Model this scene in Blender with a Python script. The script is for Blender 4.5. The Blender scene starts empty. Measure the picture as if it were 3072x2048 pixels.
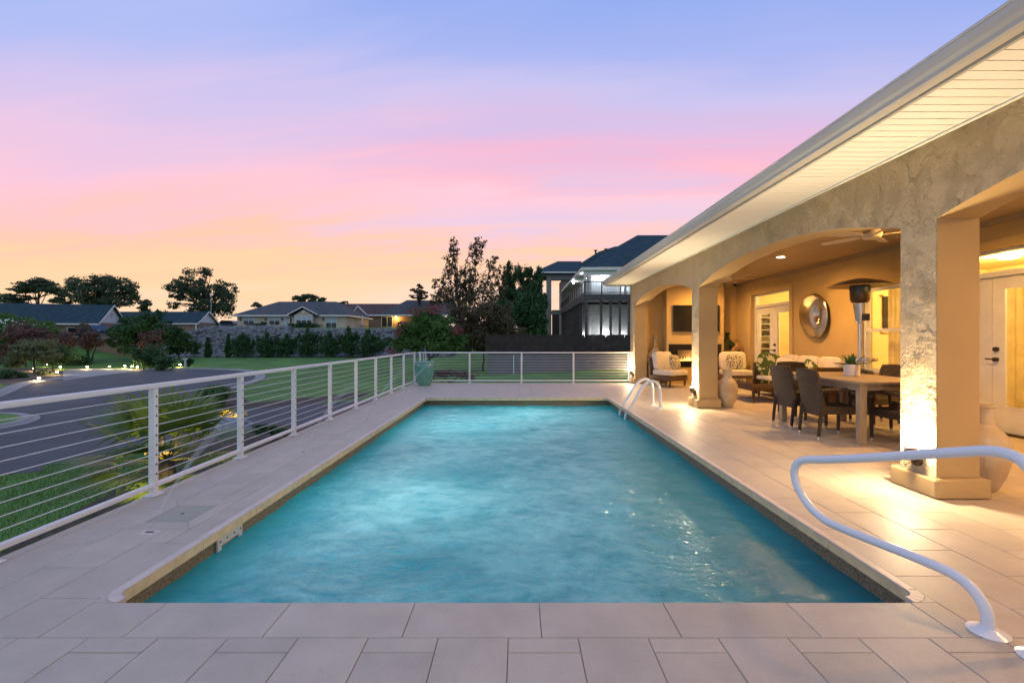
import bpy, bmesh, math, random
import numpy as np
from mathutils import Vector, Matrix, Euler
R = math.radians
sc = bpy.context.scene
col = sc.collection

# ------------------------------------------------------------------ camera
cam_d = bpy.data.cameras.new("camera"); cam = bpy.data.objects.new("camera", cam_d); col.objects.link(cam)
cam.location = (0, 0, 1.27); cam.rotation_euler = (R(90), 0, 0)
cam_d.lens = 16.0; cam_d.sensor_width = 36; cam_d.clip_end = 3000; cam_d.clip_start = 0.05
cam_d.shift_x = -0.0055; cam_d.shift_y = -0.0017
sc.camera = cam
sc.view_settings.view_transform = 'Standard'; sc.view_settings.look = 'None'
sc.view_settings.exposure = 0.24; sc.view_settings.gamma = 1; sc.view_settings.use_curve_mapping = False
sc.cycles.use_denoising = True
sc.cycles.max_bounces = 7; sc.cycles.diffuse_bounces = 3; sc.cycles.glossy_bounces = 3
sc.cycles.transmission_bounces = 4; sc.cycles.transparent_max_bounces = 12
sc.cycles.sample_clamp_indirect = 6.0
sc.cycles.caustics_reflective = False; sc.cycles.caustics_refractive = False

def lin(c):
    return tuple(((x/255)/12.92 if x/255 <= .04045 else ((x/255+.055)/1.055)**2.4) for x in c)

# ------------------------------------------------------------------ dusk sky
world = bpy.data.worlds.new("World"); sc.world = world; world.use_nodes = True
wt = world.node_tree; wn = wt.nodes; wl = wt.links; wn.clear()
def N(t, tree=None, **kw):
    n = (tree or wt).nodes.new(t)
    for k, v in kw.items():
        if k.startswith('i_'): n.inputs[k[2:]].default_value = v
        else: setattr(n, k, v)
    return n
out = N('ShaderNodeOutputWorld'); bg = N('ShaderNodeBackground'); wl.new(bg.outputs[0], out.inputs[0])
tc = N('ShaderNodeTexCoord'); sx = N('ShaderNodeSeparateXYZ'); wl.new(tc.outputs['Generated'], sx.inputs[0])
def M(op, a, b=None, c=None, tree=None):
    t = tree or wt
    n = t.nodes.new('ShaderNodeMath'); n.operation = op
    for i, v in enumerate((a, b, c)):
        if v is None: continue
        if isinstance(v, (int, float)): n.inputs[i].default_value = v
        else: t.links.new(v, n.inputs[i])
    return n.outputs[0]
zc = M('MAXIMUM', sx.outputs[2], 0.0)
# streaks: clouds lie in a flat layer far overhead, so map the direction on to it
den = M('ADD', zc, 0.12)
cx = M('DIVIDE', sx.outputs[0], den); cy = M('DIVIDE', sx.outputs[1], den)
cv = N('ShaderNodeCombineXYZ'); wl.new(M('MULTIPLY', cx, 0.38), cv.inputs[0]); wl.new(M('ADD', M('MULTIPLY', cy, 1.7), M('MULTIPLY', cx, 0.22)), cv.inputs[1])
n1 = N('ShaderNodeTexNoise'); n1.inputs['Scale'].default_value = 0.75; n1.inputs['Detail'].default_value = 5; n1.inputs['Roughness'].default_value = .5; n1.inputs['Distortion'].default_value = .4
wl.new(cv.outputs[0], n1.inputs['Vector'])
n2 = N('ShaderNodeTexNoise'); n2.inputs['Scale'].default_value = 2.2; n2.inputs['Detail'].default_value = 6; n2.inputs['Roughness'].default_value = .55; n2.inputs['Distortion'].default_value = .6
wl.new(cv.outputs[0], n2.inputs['Vector'])
# elevation bent by the cloud layer and by the side (left is nearer to the set sun)
# the cloud bands run straight from left to right overhead
bandh = M('SQRT', M('MAXIMUM', M('SUBTRACT', 1.0, M('MULTIPLY', sx.outputs[0], sx.outputs[0])), .35))
e = M('ADD', M('DIVIDE', zc, bandh), M('MULTIPLY', M('SUBTRACT', n1.outputs[0], .5), .22))
e = M('ADD', e, M('MULTIPLY', M('SUBTRACT', n2.outputs[0], .5), .13))
ramp = N('ShaderNodeValToRGB'); wl.new(e, ramp.inputs[0])
stops = [(0.0,(250,216,192)),(.06,(251,213,190)),(.11,(252,208,176)),(.165,(252,203,170)),(.21,(249,198,188)),(.255,(230,199,218)),(.30,(242,197,212)),
         (.345,(245,184,200)),(.38,(230,180,209)),(.42,(210,184,220)),(.47,(194,189,230)),(.54,(164,176,231)),(.63,(142,166,230)),(1.0,(132,160,228))]
cr = ramp.color_ramp
while len(cr.elements) < len(stops): cr.elements.new(.5)
for el, (p, c) in zip(cr.elements, stops): el.position = p; el.color = (*lin(c), 1)
# pale lavender gaps between the pink streaks
gap = N('ShaderNodeMapRange'); gap.inputs['From Min'].default_value = .50; gap.inputs['From Max'].default_value = .66; wl.new(n2.outputs[0], gap.inputs[0])
band = N('ShaderNodeMapRange'); band.inputs['From Min'].default_value = .12; band.inputs['From Max'].default_value = .22; wl.new(zc, band.inputs[0])
band2 = N('ShaderNodeMapRange'); band2.inputs['From Min'].default_value = .45; band2.inputs['From Max'].default_value = .32; wl.new(zc, band2.inputs[0])
side = N('ShaderNodeMapRange'); side.inputs['From Min'].default_value = -.75; side.inputs['From Max'].default_value = .1; wl.new(sx.outputs[0], side.inputs[0])
rampL = N('ShaderNodeValToRGB'); wl.new(e, rampL.inputs[0])
stL = [(0.0,(251,214,188)),(.06,(252,213,180)),(.12,(253,210,168)),(.175,(252,205,164)),(.225,(251,197,172)),(.28,(246,193,198)),(.34,(240,193,211)),(.41,(226,192,220)),(.49,(202,189,228)),(.58,(170,182,234)),(.68,(146,169,231)),(1.0,(132,160,228))]
cl = rampL.color_ramp
while len(cl.elements) < len(stL): cl.elements.new(.5)
for el, (p, c) in zip(cl.elements, stL): el.position = p; el.color = (*lin(c), 1)
lf = N('ShaderNodeMapRange'); lf.interpolation_type = 'SMOOTHSTEP'; lf.inputs['From Min'].default_value = -.05; lf.inputs['From Max'].default_value = -.52; wl.new(M('ADD', sx.outputs[0], M('MULTIPLY', M('SUBTRACT', n2.outputs[0], .5), .5)), lf.inputs[0])
mL = N('ShaderNodeMix', data_type='RGBA'); wl.new(lf.outputs[0], mL.inputs[0]); wl.new(ramp.outputs[0], mL.inputs[6]); wl.new(rampL.outputs[0], mL.inputs[7])
# away from the sunset the dusk sky is plain pale blue
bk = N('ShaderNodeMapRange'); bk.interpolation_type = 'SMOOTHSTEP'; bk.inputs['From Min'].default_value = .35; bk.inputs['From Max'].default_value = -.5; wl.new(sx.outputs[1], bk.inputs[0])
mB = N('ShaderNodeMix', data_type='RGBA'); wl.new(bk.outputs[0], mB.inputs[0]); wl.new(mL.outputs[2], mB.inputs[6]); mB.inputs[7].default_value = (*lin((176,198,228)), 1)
gm = M('MULTIPLY', M('MULTIPLY', gap.outputs[0], M('MULTIPLY', band.outputs[0], band2.outputs[0])), M('MULTIPLY', side.outputs[0], .6))
mx = N('ShaderNodeMix', data_type='RGBA'); wl.new(gm, mx.inputs[0]); wl.new(mB.outputs[2], mx.inputs[6]); mx.inputs[7].default_value = (*lin((214,196,226)), 1)
# left horizon warmer
warm = N('ShaderNodeMapRange'); warm.inputs['From Min'].default_value = -.25; warm.inputs['From Max'].default_value = -.85; wl.new(sx.outputs[0], warm.inputs[0])
low = N('ShaderNodeMapRange'); low.inputs['From Min'].default_value = .24; low.inputs['From Max'].default_value = .10; wl.new(e, low.inputs[0])
mx2 = N('ShaderNodeMix', data_type='RGBA'); wl.new(M('MULTIPLY', M('MULTIPLY', warm.outputs[0], low.outputs[0]), .15), mx2.inputs[0]); wl.new(mx.outputs[2], mx2.inputs[6]); mx2.inputs[7].default_value = (*lin((254,204,146)), 1)
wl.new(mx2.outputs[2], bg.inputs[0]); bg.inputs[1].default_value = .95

# a last trace of the set sun, low on the left
sd = bpy.data.lights.new("sun", 'SUN'); sd.energy = 0.12; sd.angle = R(12); sd.color = (1, .72, .5)
sun = bpy.data.objects.new("sun", sd); col.objects.link(sun); sun.rotation_euler = (R(84), 0, R(-62))

# ------------------------------------------------------------------ materials
def new_mat(name):
    m = bpy.data.materials.new(name); m.use_nodes = True
    t = m.node_tree; b = t.nodes['Principled BSDF']
    return m, t, b
def pmat(name, c, rough=.6, metal=0.0, var=0.0, vscale=3.0, bump=0.0, bscale=40.0, spec=.5, c2=None, detail=4, island=0.0, bdist=.02, coord='P', trans=0.0, stretch=None, obj_rand=0.0):
    m, t, b = new_mat(name)
    L = t.links
    b.inputs['Roughness'].default_value = rough; b.inputs['Metallic'].default_value = metal
    b.inputs['Specular IOR Level'].default_value = spec
    base = tuple(c)
    b.inputs['Base Color'].default_value = (*base, 1)
    m.diffuse_color = (*base, 1)
    if coord == 'P': vec = N('ShaderNodeNewGeometry', t).outputs['Position']
    else: vec = N('ShaderNodeTexCoord', t).outputs['Object']
    if stretch:
        vm = N('ShaderNodeVectorMath', t, operation='MULTIPLY'); L.new(vec, vm.inputs[0]); vm.inputs[1].default_value = stretch; vec = vm.outputs[0]
    cur = None
    if var > 0 or c2:
        n = N('ShaderNodeTexNoise', t); n.inputs['Scale'].default_value = vscale; n.inputs['Detail'].default_value = detail; L.new(vec, n.inputs['Vector'])
        mr = N('ShaderNodeMapRange', t); mr.inputs['From Min'].default_value = .32; mr.inputs['From Max'].default_value = .68; L.new(n.outputs[0], mr.inputs[0])
        mixn = N('ShaderNodeMix', t, data_type='RGBA'); L.new(mr.outputs[0], mixn.inputs[0])
        a = tuple(x*(1-var) for x in base); d = tuple(c2) if c2 else tuple(min(1, x*(1+var)) for x in base)
        mixn.inputs[6].default_value = (*a, 1); mixn.inputs[7].default_value = (*d, 1)
        cur = mixn.outputs[2]
    def hsv(cur, src, amt):
        h = N('ShaderNodeHueSaturation', t)
        if cur is None: h.inputs['Color'].default_value = (*base, 1)
        else: L.new(cur, h.inputs['Color'])
        v = M('ADD', M('MULTIPLY', src, amt), 1-amt/2, tree=t); L.new(v, h.inputs['Value'])
        return h.outputs[0]
    if island > 0: cur = hsv(cur, N('ShaderNodeNewGeometry', t).outputs['Random Per Island'], island)
    if obj_rand > 0: cur = hsv(cur, N('ShaderNodeObjectInfo', t).outputs['Random'], obj_rand)
    if cur is not None: L.new(cur, b.inputs['Base Color'])
    if bump > 0:
        n = N('ShaderNodeTexNoise', t); n.inputs['Scale'].default_value = bscale; n.inputs['Detail'].default_value = 5; L.new(vec, n.inputs['Vector'])
        bp = N('ShaderNodeBump', t); bp.inputs['Strength'].default_value = bump; bp.inputs['Distance'].default_value = bdist
        L.new(n.outputs[0], bp.inputs['Height']); L.new(bp.outputs[0], b.inputs['Normal'])
    if trans > 0:
        tr = N('ShaderNodeBsdfTranslucent', t); mixs = N('ShaderNodeMixShader', t); mixs.inputs[0].default_value = trans
        if cur is not None: L.new(cur, tr.inputs[0])
        else: tr.inputs[0].default_value = (*base, 1)
        L.new(b.outputs[0], mixs.inputs[1]); L.new(tr.outputs[0], mixs.inputs[2])
        L.new(mixs.outputs[0], t.nodes['Material Output'].inputs[0])
    return m
def emat(name, c, s, base=(.8,.8,.8)):
    m, t, b = new_mat(name)
    b.inputs['Base Color'].default_value = (*base, 1)
    b.inputs['Emission Color'].default_value = (*c, 1); b.inputs['Emission Strength'].default_value = s
    return m
WARM = (1.0, .50, .13)
WARM2 = (1.0, .74, .42)

# trowelled stucco
def stucco(name, c, strength, dist):
    m, t, b = new_mat(name); L = t.links
    b.inputs['Roughness'].default_value = .78; b.inputs['Specular IOR Level'].default_value = .3
    P = N('ShaderNodeNewGeometry', t).outputs['Position']
    n0 = N('ShaderNodeTexNoise', t); n0.inputs['Scale'].default_value = 2.2; n0.inputs['Detail'].default_value = 3; L.new(P, n0.inputs['Vector'])
    mix0 = N('ShaderNodeMix', t, data_type='RGBA'); L.new(n0.outputs[0], mix0.inputs[0])
    mix0.inputs[6].default_value = (*[x*.86 for x in c], 1); mix0.inputs[7].default_value = (*[x*1.14 for x in c], 1)
    L.new(mix0.outputs[2], b.inputs['Base Color'])
    # overlapping flats pulled by the trowel, with torn edges and grit
    nw = N('ShaderNodeTexNoise', t); nw.inputs['Scale'].default_value = 3.4; nw.inputs['Detail'].default_value = 7; nw.inputs['Roughness'].default_value = .62; L.new(P, nw.inputs['Vector'])
    addv = N('ShaderNodeVectorMath', t, operation='MULTIPLY_ADD'); L.new(nw.outputs['Color'], addv.inputs[0]); addv.inputs[1].default_value = (.5,.5,.5); L.new(P, addv.inputs[2])
    def plates(sc_, k):
        v_ = N('ShaderNodeTexVoronoi', t); v_.feature = 'SMOOTH_F1'; v_.inputs['Scale'].default_value = sc_; v_.inputs['Smoothness'].default_value = .38; L.new(addv.outputs[0], v_.inputs['Vector'])
        c_ = N('ShaderNodeSeparateColor', t); L.new(v_.outputs['Color'], c_.inputs[0]); return M('MULTIPLY', c_.outputs[0], k, tree=t)
    nc = N('ShaderNodeTexNoise', t); nc.inputs['Scale'].default_value = 45; nc.inputs['Detail'].default_value = 6; nc.inputs['Roughness'].default_value = .65; L.new(P, nc.inputs['Vector'])
    pm = N('ShaderNodeTexNoise', t); pm.inputs['Scale'].default_value = 5; pm.inputs['Detail'].default_value = 5; L.new(P, pm.inputs['Vector'])
    pr = N('ShaderNodeMapRange', t); pr.inputs['From Min'].default_value = .45; pr.inputs['From Max'].default_value = .72; L.new(pm.outputs[0], pr.inputs[0])
    h = M('ADD', plates(4.5, .55), plates(12, .30), tree=t)
    h = M('ADD', h, M('MULTIPLY', M('MULTIPLY', nc.outputs[0], pr.outputs[0], tree=t), .95, tree=t), tree=t)
    h = M('ADD', h, M('MULTIPLY', nc.outputs[0], .10, tree=t), tree=t)
    bp = N('ShaderNodeBump', t); bp.inputs['Strength'].default_value = strength; bp.inputs['Distance'].default_value = dist
    L.new(h, bp.inputs['Height']); L.new(bp.outputs[0], b.inputs['Normal'])
    return m
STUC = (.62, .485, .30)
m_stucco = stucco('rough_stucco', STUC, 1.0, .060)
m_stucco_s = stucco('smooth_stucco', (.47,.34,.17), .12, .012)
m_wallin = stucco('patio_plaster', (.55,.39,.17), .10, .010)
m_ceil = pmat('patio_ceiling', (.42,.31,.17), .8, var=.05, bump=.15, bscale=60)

def tile_mat(name, c, wet=0.0):
    m, t, b = new_mat(name); L = t.links
    P = N('ShaderNodeNewGeometry', t).outputs['Position']
    rnd = N('ShaderNodeObjectInfo', t).outputs['Random']
    n1 = N('ShaderNodeTexNoise', t); n1.inputs['Scale'].default_value = 4; n1.inputs['Detail'].default_value = 7; n1.inputs['Roughness'].default_value = .62; L.new(P, n1.inputs['Vector'])
    n2 = N('ShaderNodeTexNoise', t); n2.inputs['Scale'].default_value = 130; n2.inputs['Detail'].default_value = 3; L.new(P, n2.inputs['Vector'])
    v = M('ADD', M('MULTIPLY', n1.outputs[0], .52, tree=t), M('MULTIPLY', n2.outputs[0], .30, tree=t), tree=t)
    v = M('ADD', v, M('MULTIPLY', rnd, .10, tree=t), tree=t)
    v = M('ADD', v, .50, tree=t)
    h = N('ShaderNodeHueSaturation', t); h.inputs['Color'].default_value = (*c, 1); L.new(v, h.inputs['Value'])
    # dark specks here and there
    n3 = N('ShaderNodeTexNoise', t); n3.inputs['Scale'].default_value = 26; n3.inputs['Detail'].default_value = 5; L.new(P, n3.inputs['Vector'])
    n4 = N('ShaderNodeTexNoise', t); n4.inputs['Scale'].default_value = 2.0; L.new(P, n4.inputs['Vector'])
    s1 = N('ShaderNodeMapRange', t); s1.inputs['From Min'].default_value = .70; s1.inputs['From Max'].default_value = .74; L.new(n3.outputs[0], s1.inputs[0])
    s2 = N('ShaderNodeMapRange', t); s2.inputs['From Min'].default_value = .52; s2.inputs['From Max'].default_value = .60; L.new(n4.outputs[0], s2.inputs[0])
    mx = N('ShaderNodeMix', t, data_type='RGBA'); L.new(M('MULTIPLY', M('MULTIPLY', s1.outputs[0], s2.outputs[0], tree=t), .6, tree=t), mx.inputs[0]); L.new(h.outputs[0], mx.inputs[6]); mx.inputs[7].default_value = (.10,.085,.07,1)
    L.new(mx.outputs[2], b.inputs['Base Color'])
    rr = N('ShaderNodeMapRange', t); rr.inputs['To Min'].default_value = .42; rr.inputs['To Max'].default_value = .62; L.new(n1.outputs[0], rr.inputs[0]); L.new(rr.outputs[0], b.inputs['Roughness'])
    b.inputs['Specular IOR Level'].default_value = .35
    bp = N('ShaderNodeBump', t); bp.inputs['Strength'].default_value = .35; bp.inputs['Distance'].default_value = .003
    L.new(n2.outputs[0], bp.inputs['Height']); L.new(bp.outputs[0], b.inputs['Normal'])
    return m
m_tile = tile_mat('porcelain_paver', (.55,.465,.365))
m_grout = pmat('grout', (.25,.20,.15), .9)
m_coping = pmat('coping_stone', (.46,.38,.32), .5, var=.08, vscale=9, bump=.2, bscale=120, bdist=.003, obj_rand=.1)
m_copface = pmat('coping_face_stone', (.52,.40,.22), .6, var=.12, vscale=14, bump=.2, bscale=90, bdist=.003, obj_rand=.14)
m_wtile = pmat('waterline_tile', (.27,.21,.13), .5, var=.45, vscale=60, bump=.4, bscale=160, bdist=.004)
m_plaster = pmat('pool_plaster', (.45,.75,.78), .7, var=.06, vscale=2)
m_white = pmat('white_metal', (.74,.72,.70), .35, var=.04, vscale=5)
m_whitewood = pmat('white_trim', (.72,.70,.64), .45, var=.05, vscale=6)
m_soffit = pmat('white_vinyl_soffit', (.74,.73,.68), .5, obj_rand=.04)
m_gutter = pmat('white_gutter', (.62,.60,.56), .3, var=.06, vscale=1.2)
m_shingle = pmat('dark_shingle', (.035,.045,.06), .9, var=.35, vscale=3.5, bump=.6, bscale=30, island=.2)
m_dark = pmat('dark_metal', (.03,.03,.03), .4)
m_bronze = pmat('bronze_fixture', (.10,.07,.045), .4, metal=.8)
m_black = pmat('black_glass', (.012,.012,.012), .12)
m_cable = pmat('cable_steel', (.72,.70,.68), .35, metal=.3)
m_silver = pmat('steel', (.62,.60,.58), .25, metal=.9)
m_rail = pmat('white_pool_rail', (.74,.76,.80), .22, spec=.6)

def wicker(name, c1, c2, sx_, sz_):
    m, t, b = new_mat(name); L = t.links
    o = N('ShaderNodeTexCoord', t).outputs['Object']; s = N('ShaderNodeSeparateXYZ', t); L.new(o, s.inputs[0])
    g = N('ShaderNodeTexCoord', t).outputs['Normal']; gs = N('ShaderNodeSeparateXYZ', t); L.new(g, gs.inputs[0])
    up = M('GREATER_THAN', M('ABSOLUTE', gs.outputs[2], tree=t), .7, tree=t)
    xy = M('ADD', s.outputs[0], s.outputs[1], tree=t)
    U = N('ShaderNodeMix', t, data_type='FLOAT'); L.new(up, U.inputs[0]); L.new(xy, U.inputs[2]); L.new(s.outputs[0], U.inputs[3])
    V = N('ShaderNodeMix', t, data_type='FLOAT'); L.new(up, V.inputs[0]); L.new(s.outputs[2], V.inputs[2]); L.new(s.outputs[1], V.inputs[3])
    a = M('MULTIPLY', U.outputs[0], math.pi/sx_, tree=t); d = M('MULTIPLY', V.outputs[0], math.pi/sz_, tree=t)
    # over-under weave
    w = M('MULTIPLY', M('ABSOLUTE', M('SINE', d, tree=t), tree=t), 1.0, tree=t)
    par = M('ABSOLUTE', M('SINE', a, tree=t), tree=t)
    h = M('MULTIPLY', w, M('ADD', M('MULTIPLY', par, .65, tree=t), .35, tree=t), tree=t)
    n = N('ShaderNodeTexNoise', t); n.inputs['Scale'].default_value = 35; L.new(o, n.inputs['Vector'])
    hm = M('ADD', M('MULTIPLY', h, .8, tree=t), M('MULTIPLY', n.outputs[0], .35, tree=t), tree=t)
    cm = N('ShaderNodeMix', t, data_type='RGBA'); L.new(hm, cm.inputs[0]); cm.inputs[6].default_value = (*c1, 1); cm.inputs[7].default_value = (*c2, 1)
    L.new(cm.outputs[2], b.inputs['Base Color']); b.inputs['Roughness'].default_value = .6; b.inputs['Specular IOR Level'].default_value = .3
    bp = N('ShaderNodeBump', t); bp.inputs['Strength'].default_value = 1.0; bp.inputs['Distance'].default_value = .014
    L.new(h, bp.inputs['Height']); L.new(bp.outputs[0], b.inputs['Normal'])
    return m
m_wick = wicker('grey_wicker', (.018,.012,.008), (.105,.070,.045), .042, .021)
m_wickb = wicker('brown_wicker', (.035,.018,.010), (.22,.125,.06), .05, .028)
m_cush = pmat('cream_cushion', (.70,.62,.50), .85, var=.05, vscale=8, bump=.3, bscale=300, bdist=.002)
def leopard(name, c1, c2, scale, lo, hi):
    m, t, b = new_mat(name); L = t.links
    o = N('ShaderNodeTexCoord', t).outputs['Object']
    n = N('ShaderNodeTexNoise', t); n.inputs['Scale'].default_value = scale; n.inputs['Detail'].default_value = 1.5; n.inputs['Distortion'].default_value = .8; L.new(o, n.inputs['Vector'])
    mr = N('ShaderNodeMapRange', t); mr.inputs['From Min'].default_value = lo; mr.inputs['From Max'].default_value = hi; L.new(n.outputs[0], mr.inputs[0])
    cm = N('ShaderNodeMix', t, data_type='RGBA'); L.new(mr.outputs[0], cm.inputs[0]); cm.inputs[6].default_value = (*c1, 1); cm.inputs[7].default_value = (*c2, 1)
    L.new(cm.outputs[2], b.inputs['Base Color']); b.inputs['Roughness'].default_value = .85
    return m
m_leop = leopard('spotted_fabric', (.62,.54,.40), (.035,.03,.025), 34, .50, .55)
m_palmfab = leopard('leaf_print_fabric', (.05,.09,.02), (.50,.48,.32), 9, .52, .60)
m_wood = pmat('grey_wood', (.27,.205,.145), .55, var=.15, vscale=5, stretch=(6,1,1), bump=.1, bscale=14, bdist=.003)
m_agave = pmat('agave_leaf', (.035,.09,.03), .45, island=.5)
m_pot = pmat('white_ceramic', (.75,.73,.70), .3)
def aged(name, c1, c2, scale=5, r=.7):
    return pmat(name, c1, r, c2=c2, var=.1, vscale=scale, detail=7, bump=.5, bscale=22, bdist=.01)
m_aged = aged('aged_clay', (.68,.60,.45), (.48,.35,.20), 4)
m_agedw = aged('aged_white_clay', (.62,.55,.45), (.20,.12,.07), 7)
m_greenglaze = pmat('green_glaze', (.03,.05,.02), .2, var=.5, vscale=7)
m_tan = pmat('tan_ceramic', (.42,.24,.10), .4, var=.2, vscale=8)
def hammered():
    m, t, b = new_mat('hammered_metal'); L = t.links
    b.inputs['Metallic'].default_value = 1; b.inputs['Base Color'].default_value = (.60,.55,.48,1); b.inputs['Roughness'].default_value = .16
    o = N('ShaderNodeTexCoord', t).outputs['Object']
    v = N('ShaderNodeTexVoronoi', t); v.inputs['Scale'].default_value = 42; L.new(o, v.inputs['Vector'])
    bp = N('ShaderNodeBump', t); bp.inputs['Strength'].default_value = .4; bp.inputs['Distance'].default_value = .008; L.new(v.outputs[0], bp.inputs['Height']); L.new(bp.outputs[0], b.inputs['Normal'])
    return m
m_hammer = hammered()
def glass_mat(name, tint=(1,1,1), refl=.12):
    m, t, b = new_mat(name); L = t.links; t.nodes.remove(b)
    tr = N('ShaderNodeBsdfTransparent', t); tr.inputs[0].default_value = (*tint, 1)
    gl = N('ShaderNodeBsdfGlossy', t); gl.inputs['Roughness'].default_value = .03
    lw = N('ShaderNodeLayerWeight', t); lw.inputs[0].default_value = .5
    mr = M('ADD', M('MULTIPLY', M('POWER', lw.outputs['Facing'], 4.0, tree=t), .7, tree=t), .03+refl*.12, tree=t)
    mx = N('ShaderNodeMixShader', t); L.new(mr, mx.inputs[0]); L.new(tr.outputs[0], mx.inputs[1]); L.new(gl.outputs[0], mx.inputs[2])
    L.new(mx.outputs[0], t.nodes['Material Output'].inputs[0])
    return m
m_glass = glass_mat('window_glass')
m_glassdk = pmat('dark_window_glass', (.02,.025,.03), .08)
m_tglass = glass_mat('table_glass', (.5,.45,.4), .3)
m_teal = None
def tealpot():
    m, t, b = new_mat('teal_glaze'); L = t.links
    P = N('ShaderNodeTexCoord', t).outputs['Object']; s = N('ShaderNodeSeparateXYZ', t); L.new(P, s.inputs[0])
    n = N('ShaderNodeTexNoise', t); n.inputs['Scale'].default_value = 6; n.inputs['Detail'].default_value = 4; L.new(P, n.inputs['Vector'])
    c = N('ShaderNodeMix', t, data_type='RGBA'); L.new(n.outputs[0], c.inputs[0]); c.inputs[6].default_value = (.035,.21,.22,1); c.inputs[7].default_value = (.22,.42,.28,1)
    L.new(c.outputs[2], b.inputs['Base Color']); b.inputs['Roughness'].default_value = .18
    return m
m_teal = tealpot()
# landscape
m_grass = pmat('lawn_grass', (.090,.20,.028), .85, var=.28, vscale=.35, detail=9, bump=.8, bscale=9, bdist=.06)
m_blade = pmat('grass_blades', (.075,.16,.025), .7, island=.6, trans=.25)
m_road = pmat('asphalt', (.050,.063,.066), .75, var=.25, vscale=.5, detail=9, bump=.3, bscale=30, bdist=.01)
m_conc = pmat('concrete', (.30,.29,.27), .8, var=.15, vscale=1.2, detail=6)
m_mulch = pmat('mulch', (.075,.050,.035), .95, var=.4, vscale=6, bump=.2, bscale=14, bdist=.06)
m_stone = pmat('riprap_stone', (.16,.16,.155), .85, var=.35, vscale=1.2, island=.9)
m_boulder = pmat('boulder', (.22,.24,.27), .8, var=.3, vscale=3, bump=.6, bscale=9, bdist=.05)
def leafm(name, c, island=.8, tr=.25): return pmat(name, c, .65, island=island, trans=tr, spec=.25)
m_lf_dk = leafm('dark_green_leaves', (0.052,0.106,0.038))
m_lf_mid = leafm('green_leaves', (0.095,0.179,0.046))
m_lf_far = leafm('far_green_leaves', (0.081,0.112,0.061))
m_lf_brn = leafm('autumn_leaves', (0.115,0.086,0.046))
m_lf_red = leafm('reddish_leaves', (0.155,0.091,0.073))
m_lf_pink = leafm('pink_blossom', (.26,.08,.085), .8)
m_lf_whi = leafm('white_blossom', (.7,.72,.62), .3)
m_lf_oli = leafm('olive_leaves', (0.155,0.173,0.082))
m_lf_con = leafm('conifer_needles', (0.045,0.101,0.035))
m_bark = pmat('bark', (.055,.042,.032), .9, var=.3, vscale=6, bump=.6, bscale=12)
m_palm = pmat('palm_leaf', (.10,.155,.03), .45, island=.35, trans=.3)
m_palmst = pmat('palm_stalk', (.14,.13,.03), .5)
m_brick = pmat('far_brick', (.28,.19,.13), .85, var=.2, vscale=3)
m_tanw = pmat('tan_siding', (.56,.46,.35), .8, var=.08, vscale=1)
m_fence = pmat('dark_fence_wood', (.030,.020,.017), .85, var=.3, vscale=2, island=.5)
m_retain = pmat('grey_render', (.17,.15,.165), .85, var=.08, vscale=1)
m_greybrick = pmat('grey_brick', (.30,.28,.26), .85, var=.15, vscale=3)
m_deckwood = pmat('weathered_wood', (.085,.075,.068), .85, var=.3, vscale=3)
m_roofgrey = pmat('grey_shingle', (.075,.075,.078), .9, var=.3, vscale=2, bump=.5, bscale=12)
m_roofblue = pmat('blue_grey_shingle', (.015,.042,.055), .9, var=.3, vscale=2, bump=.5, bscale=12)
m_roofred = pmat('red_brown_shingle', (.09,.045,.04), .9, var=.3, vscale=2, bump=.5, bscale=12)
m_winblind = pmat('window_blind', (.42,.50,.54), .6)
m_carblue = pmat('car_paint', (.05,.08,.12), .2, metal=.4)
m_curtain = pmat('yellow_curtain', (.72,.62,.34), .8, var=.1, vscale=6, trans=.3)
m_room = pmat('warm_room_wall', (.80,.64,.32), .8, var=.04, vscale=1)
m_roomfl = pmat('room_floor', (.45,.28,.12), .4)

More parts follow.
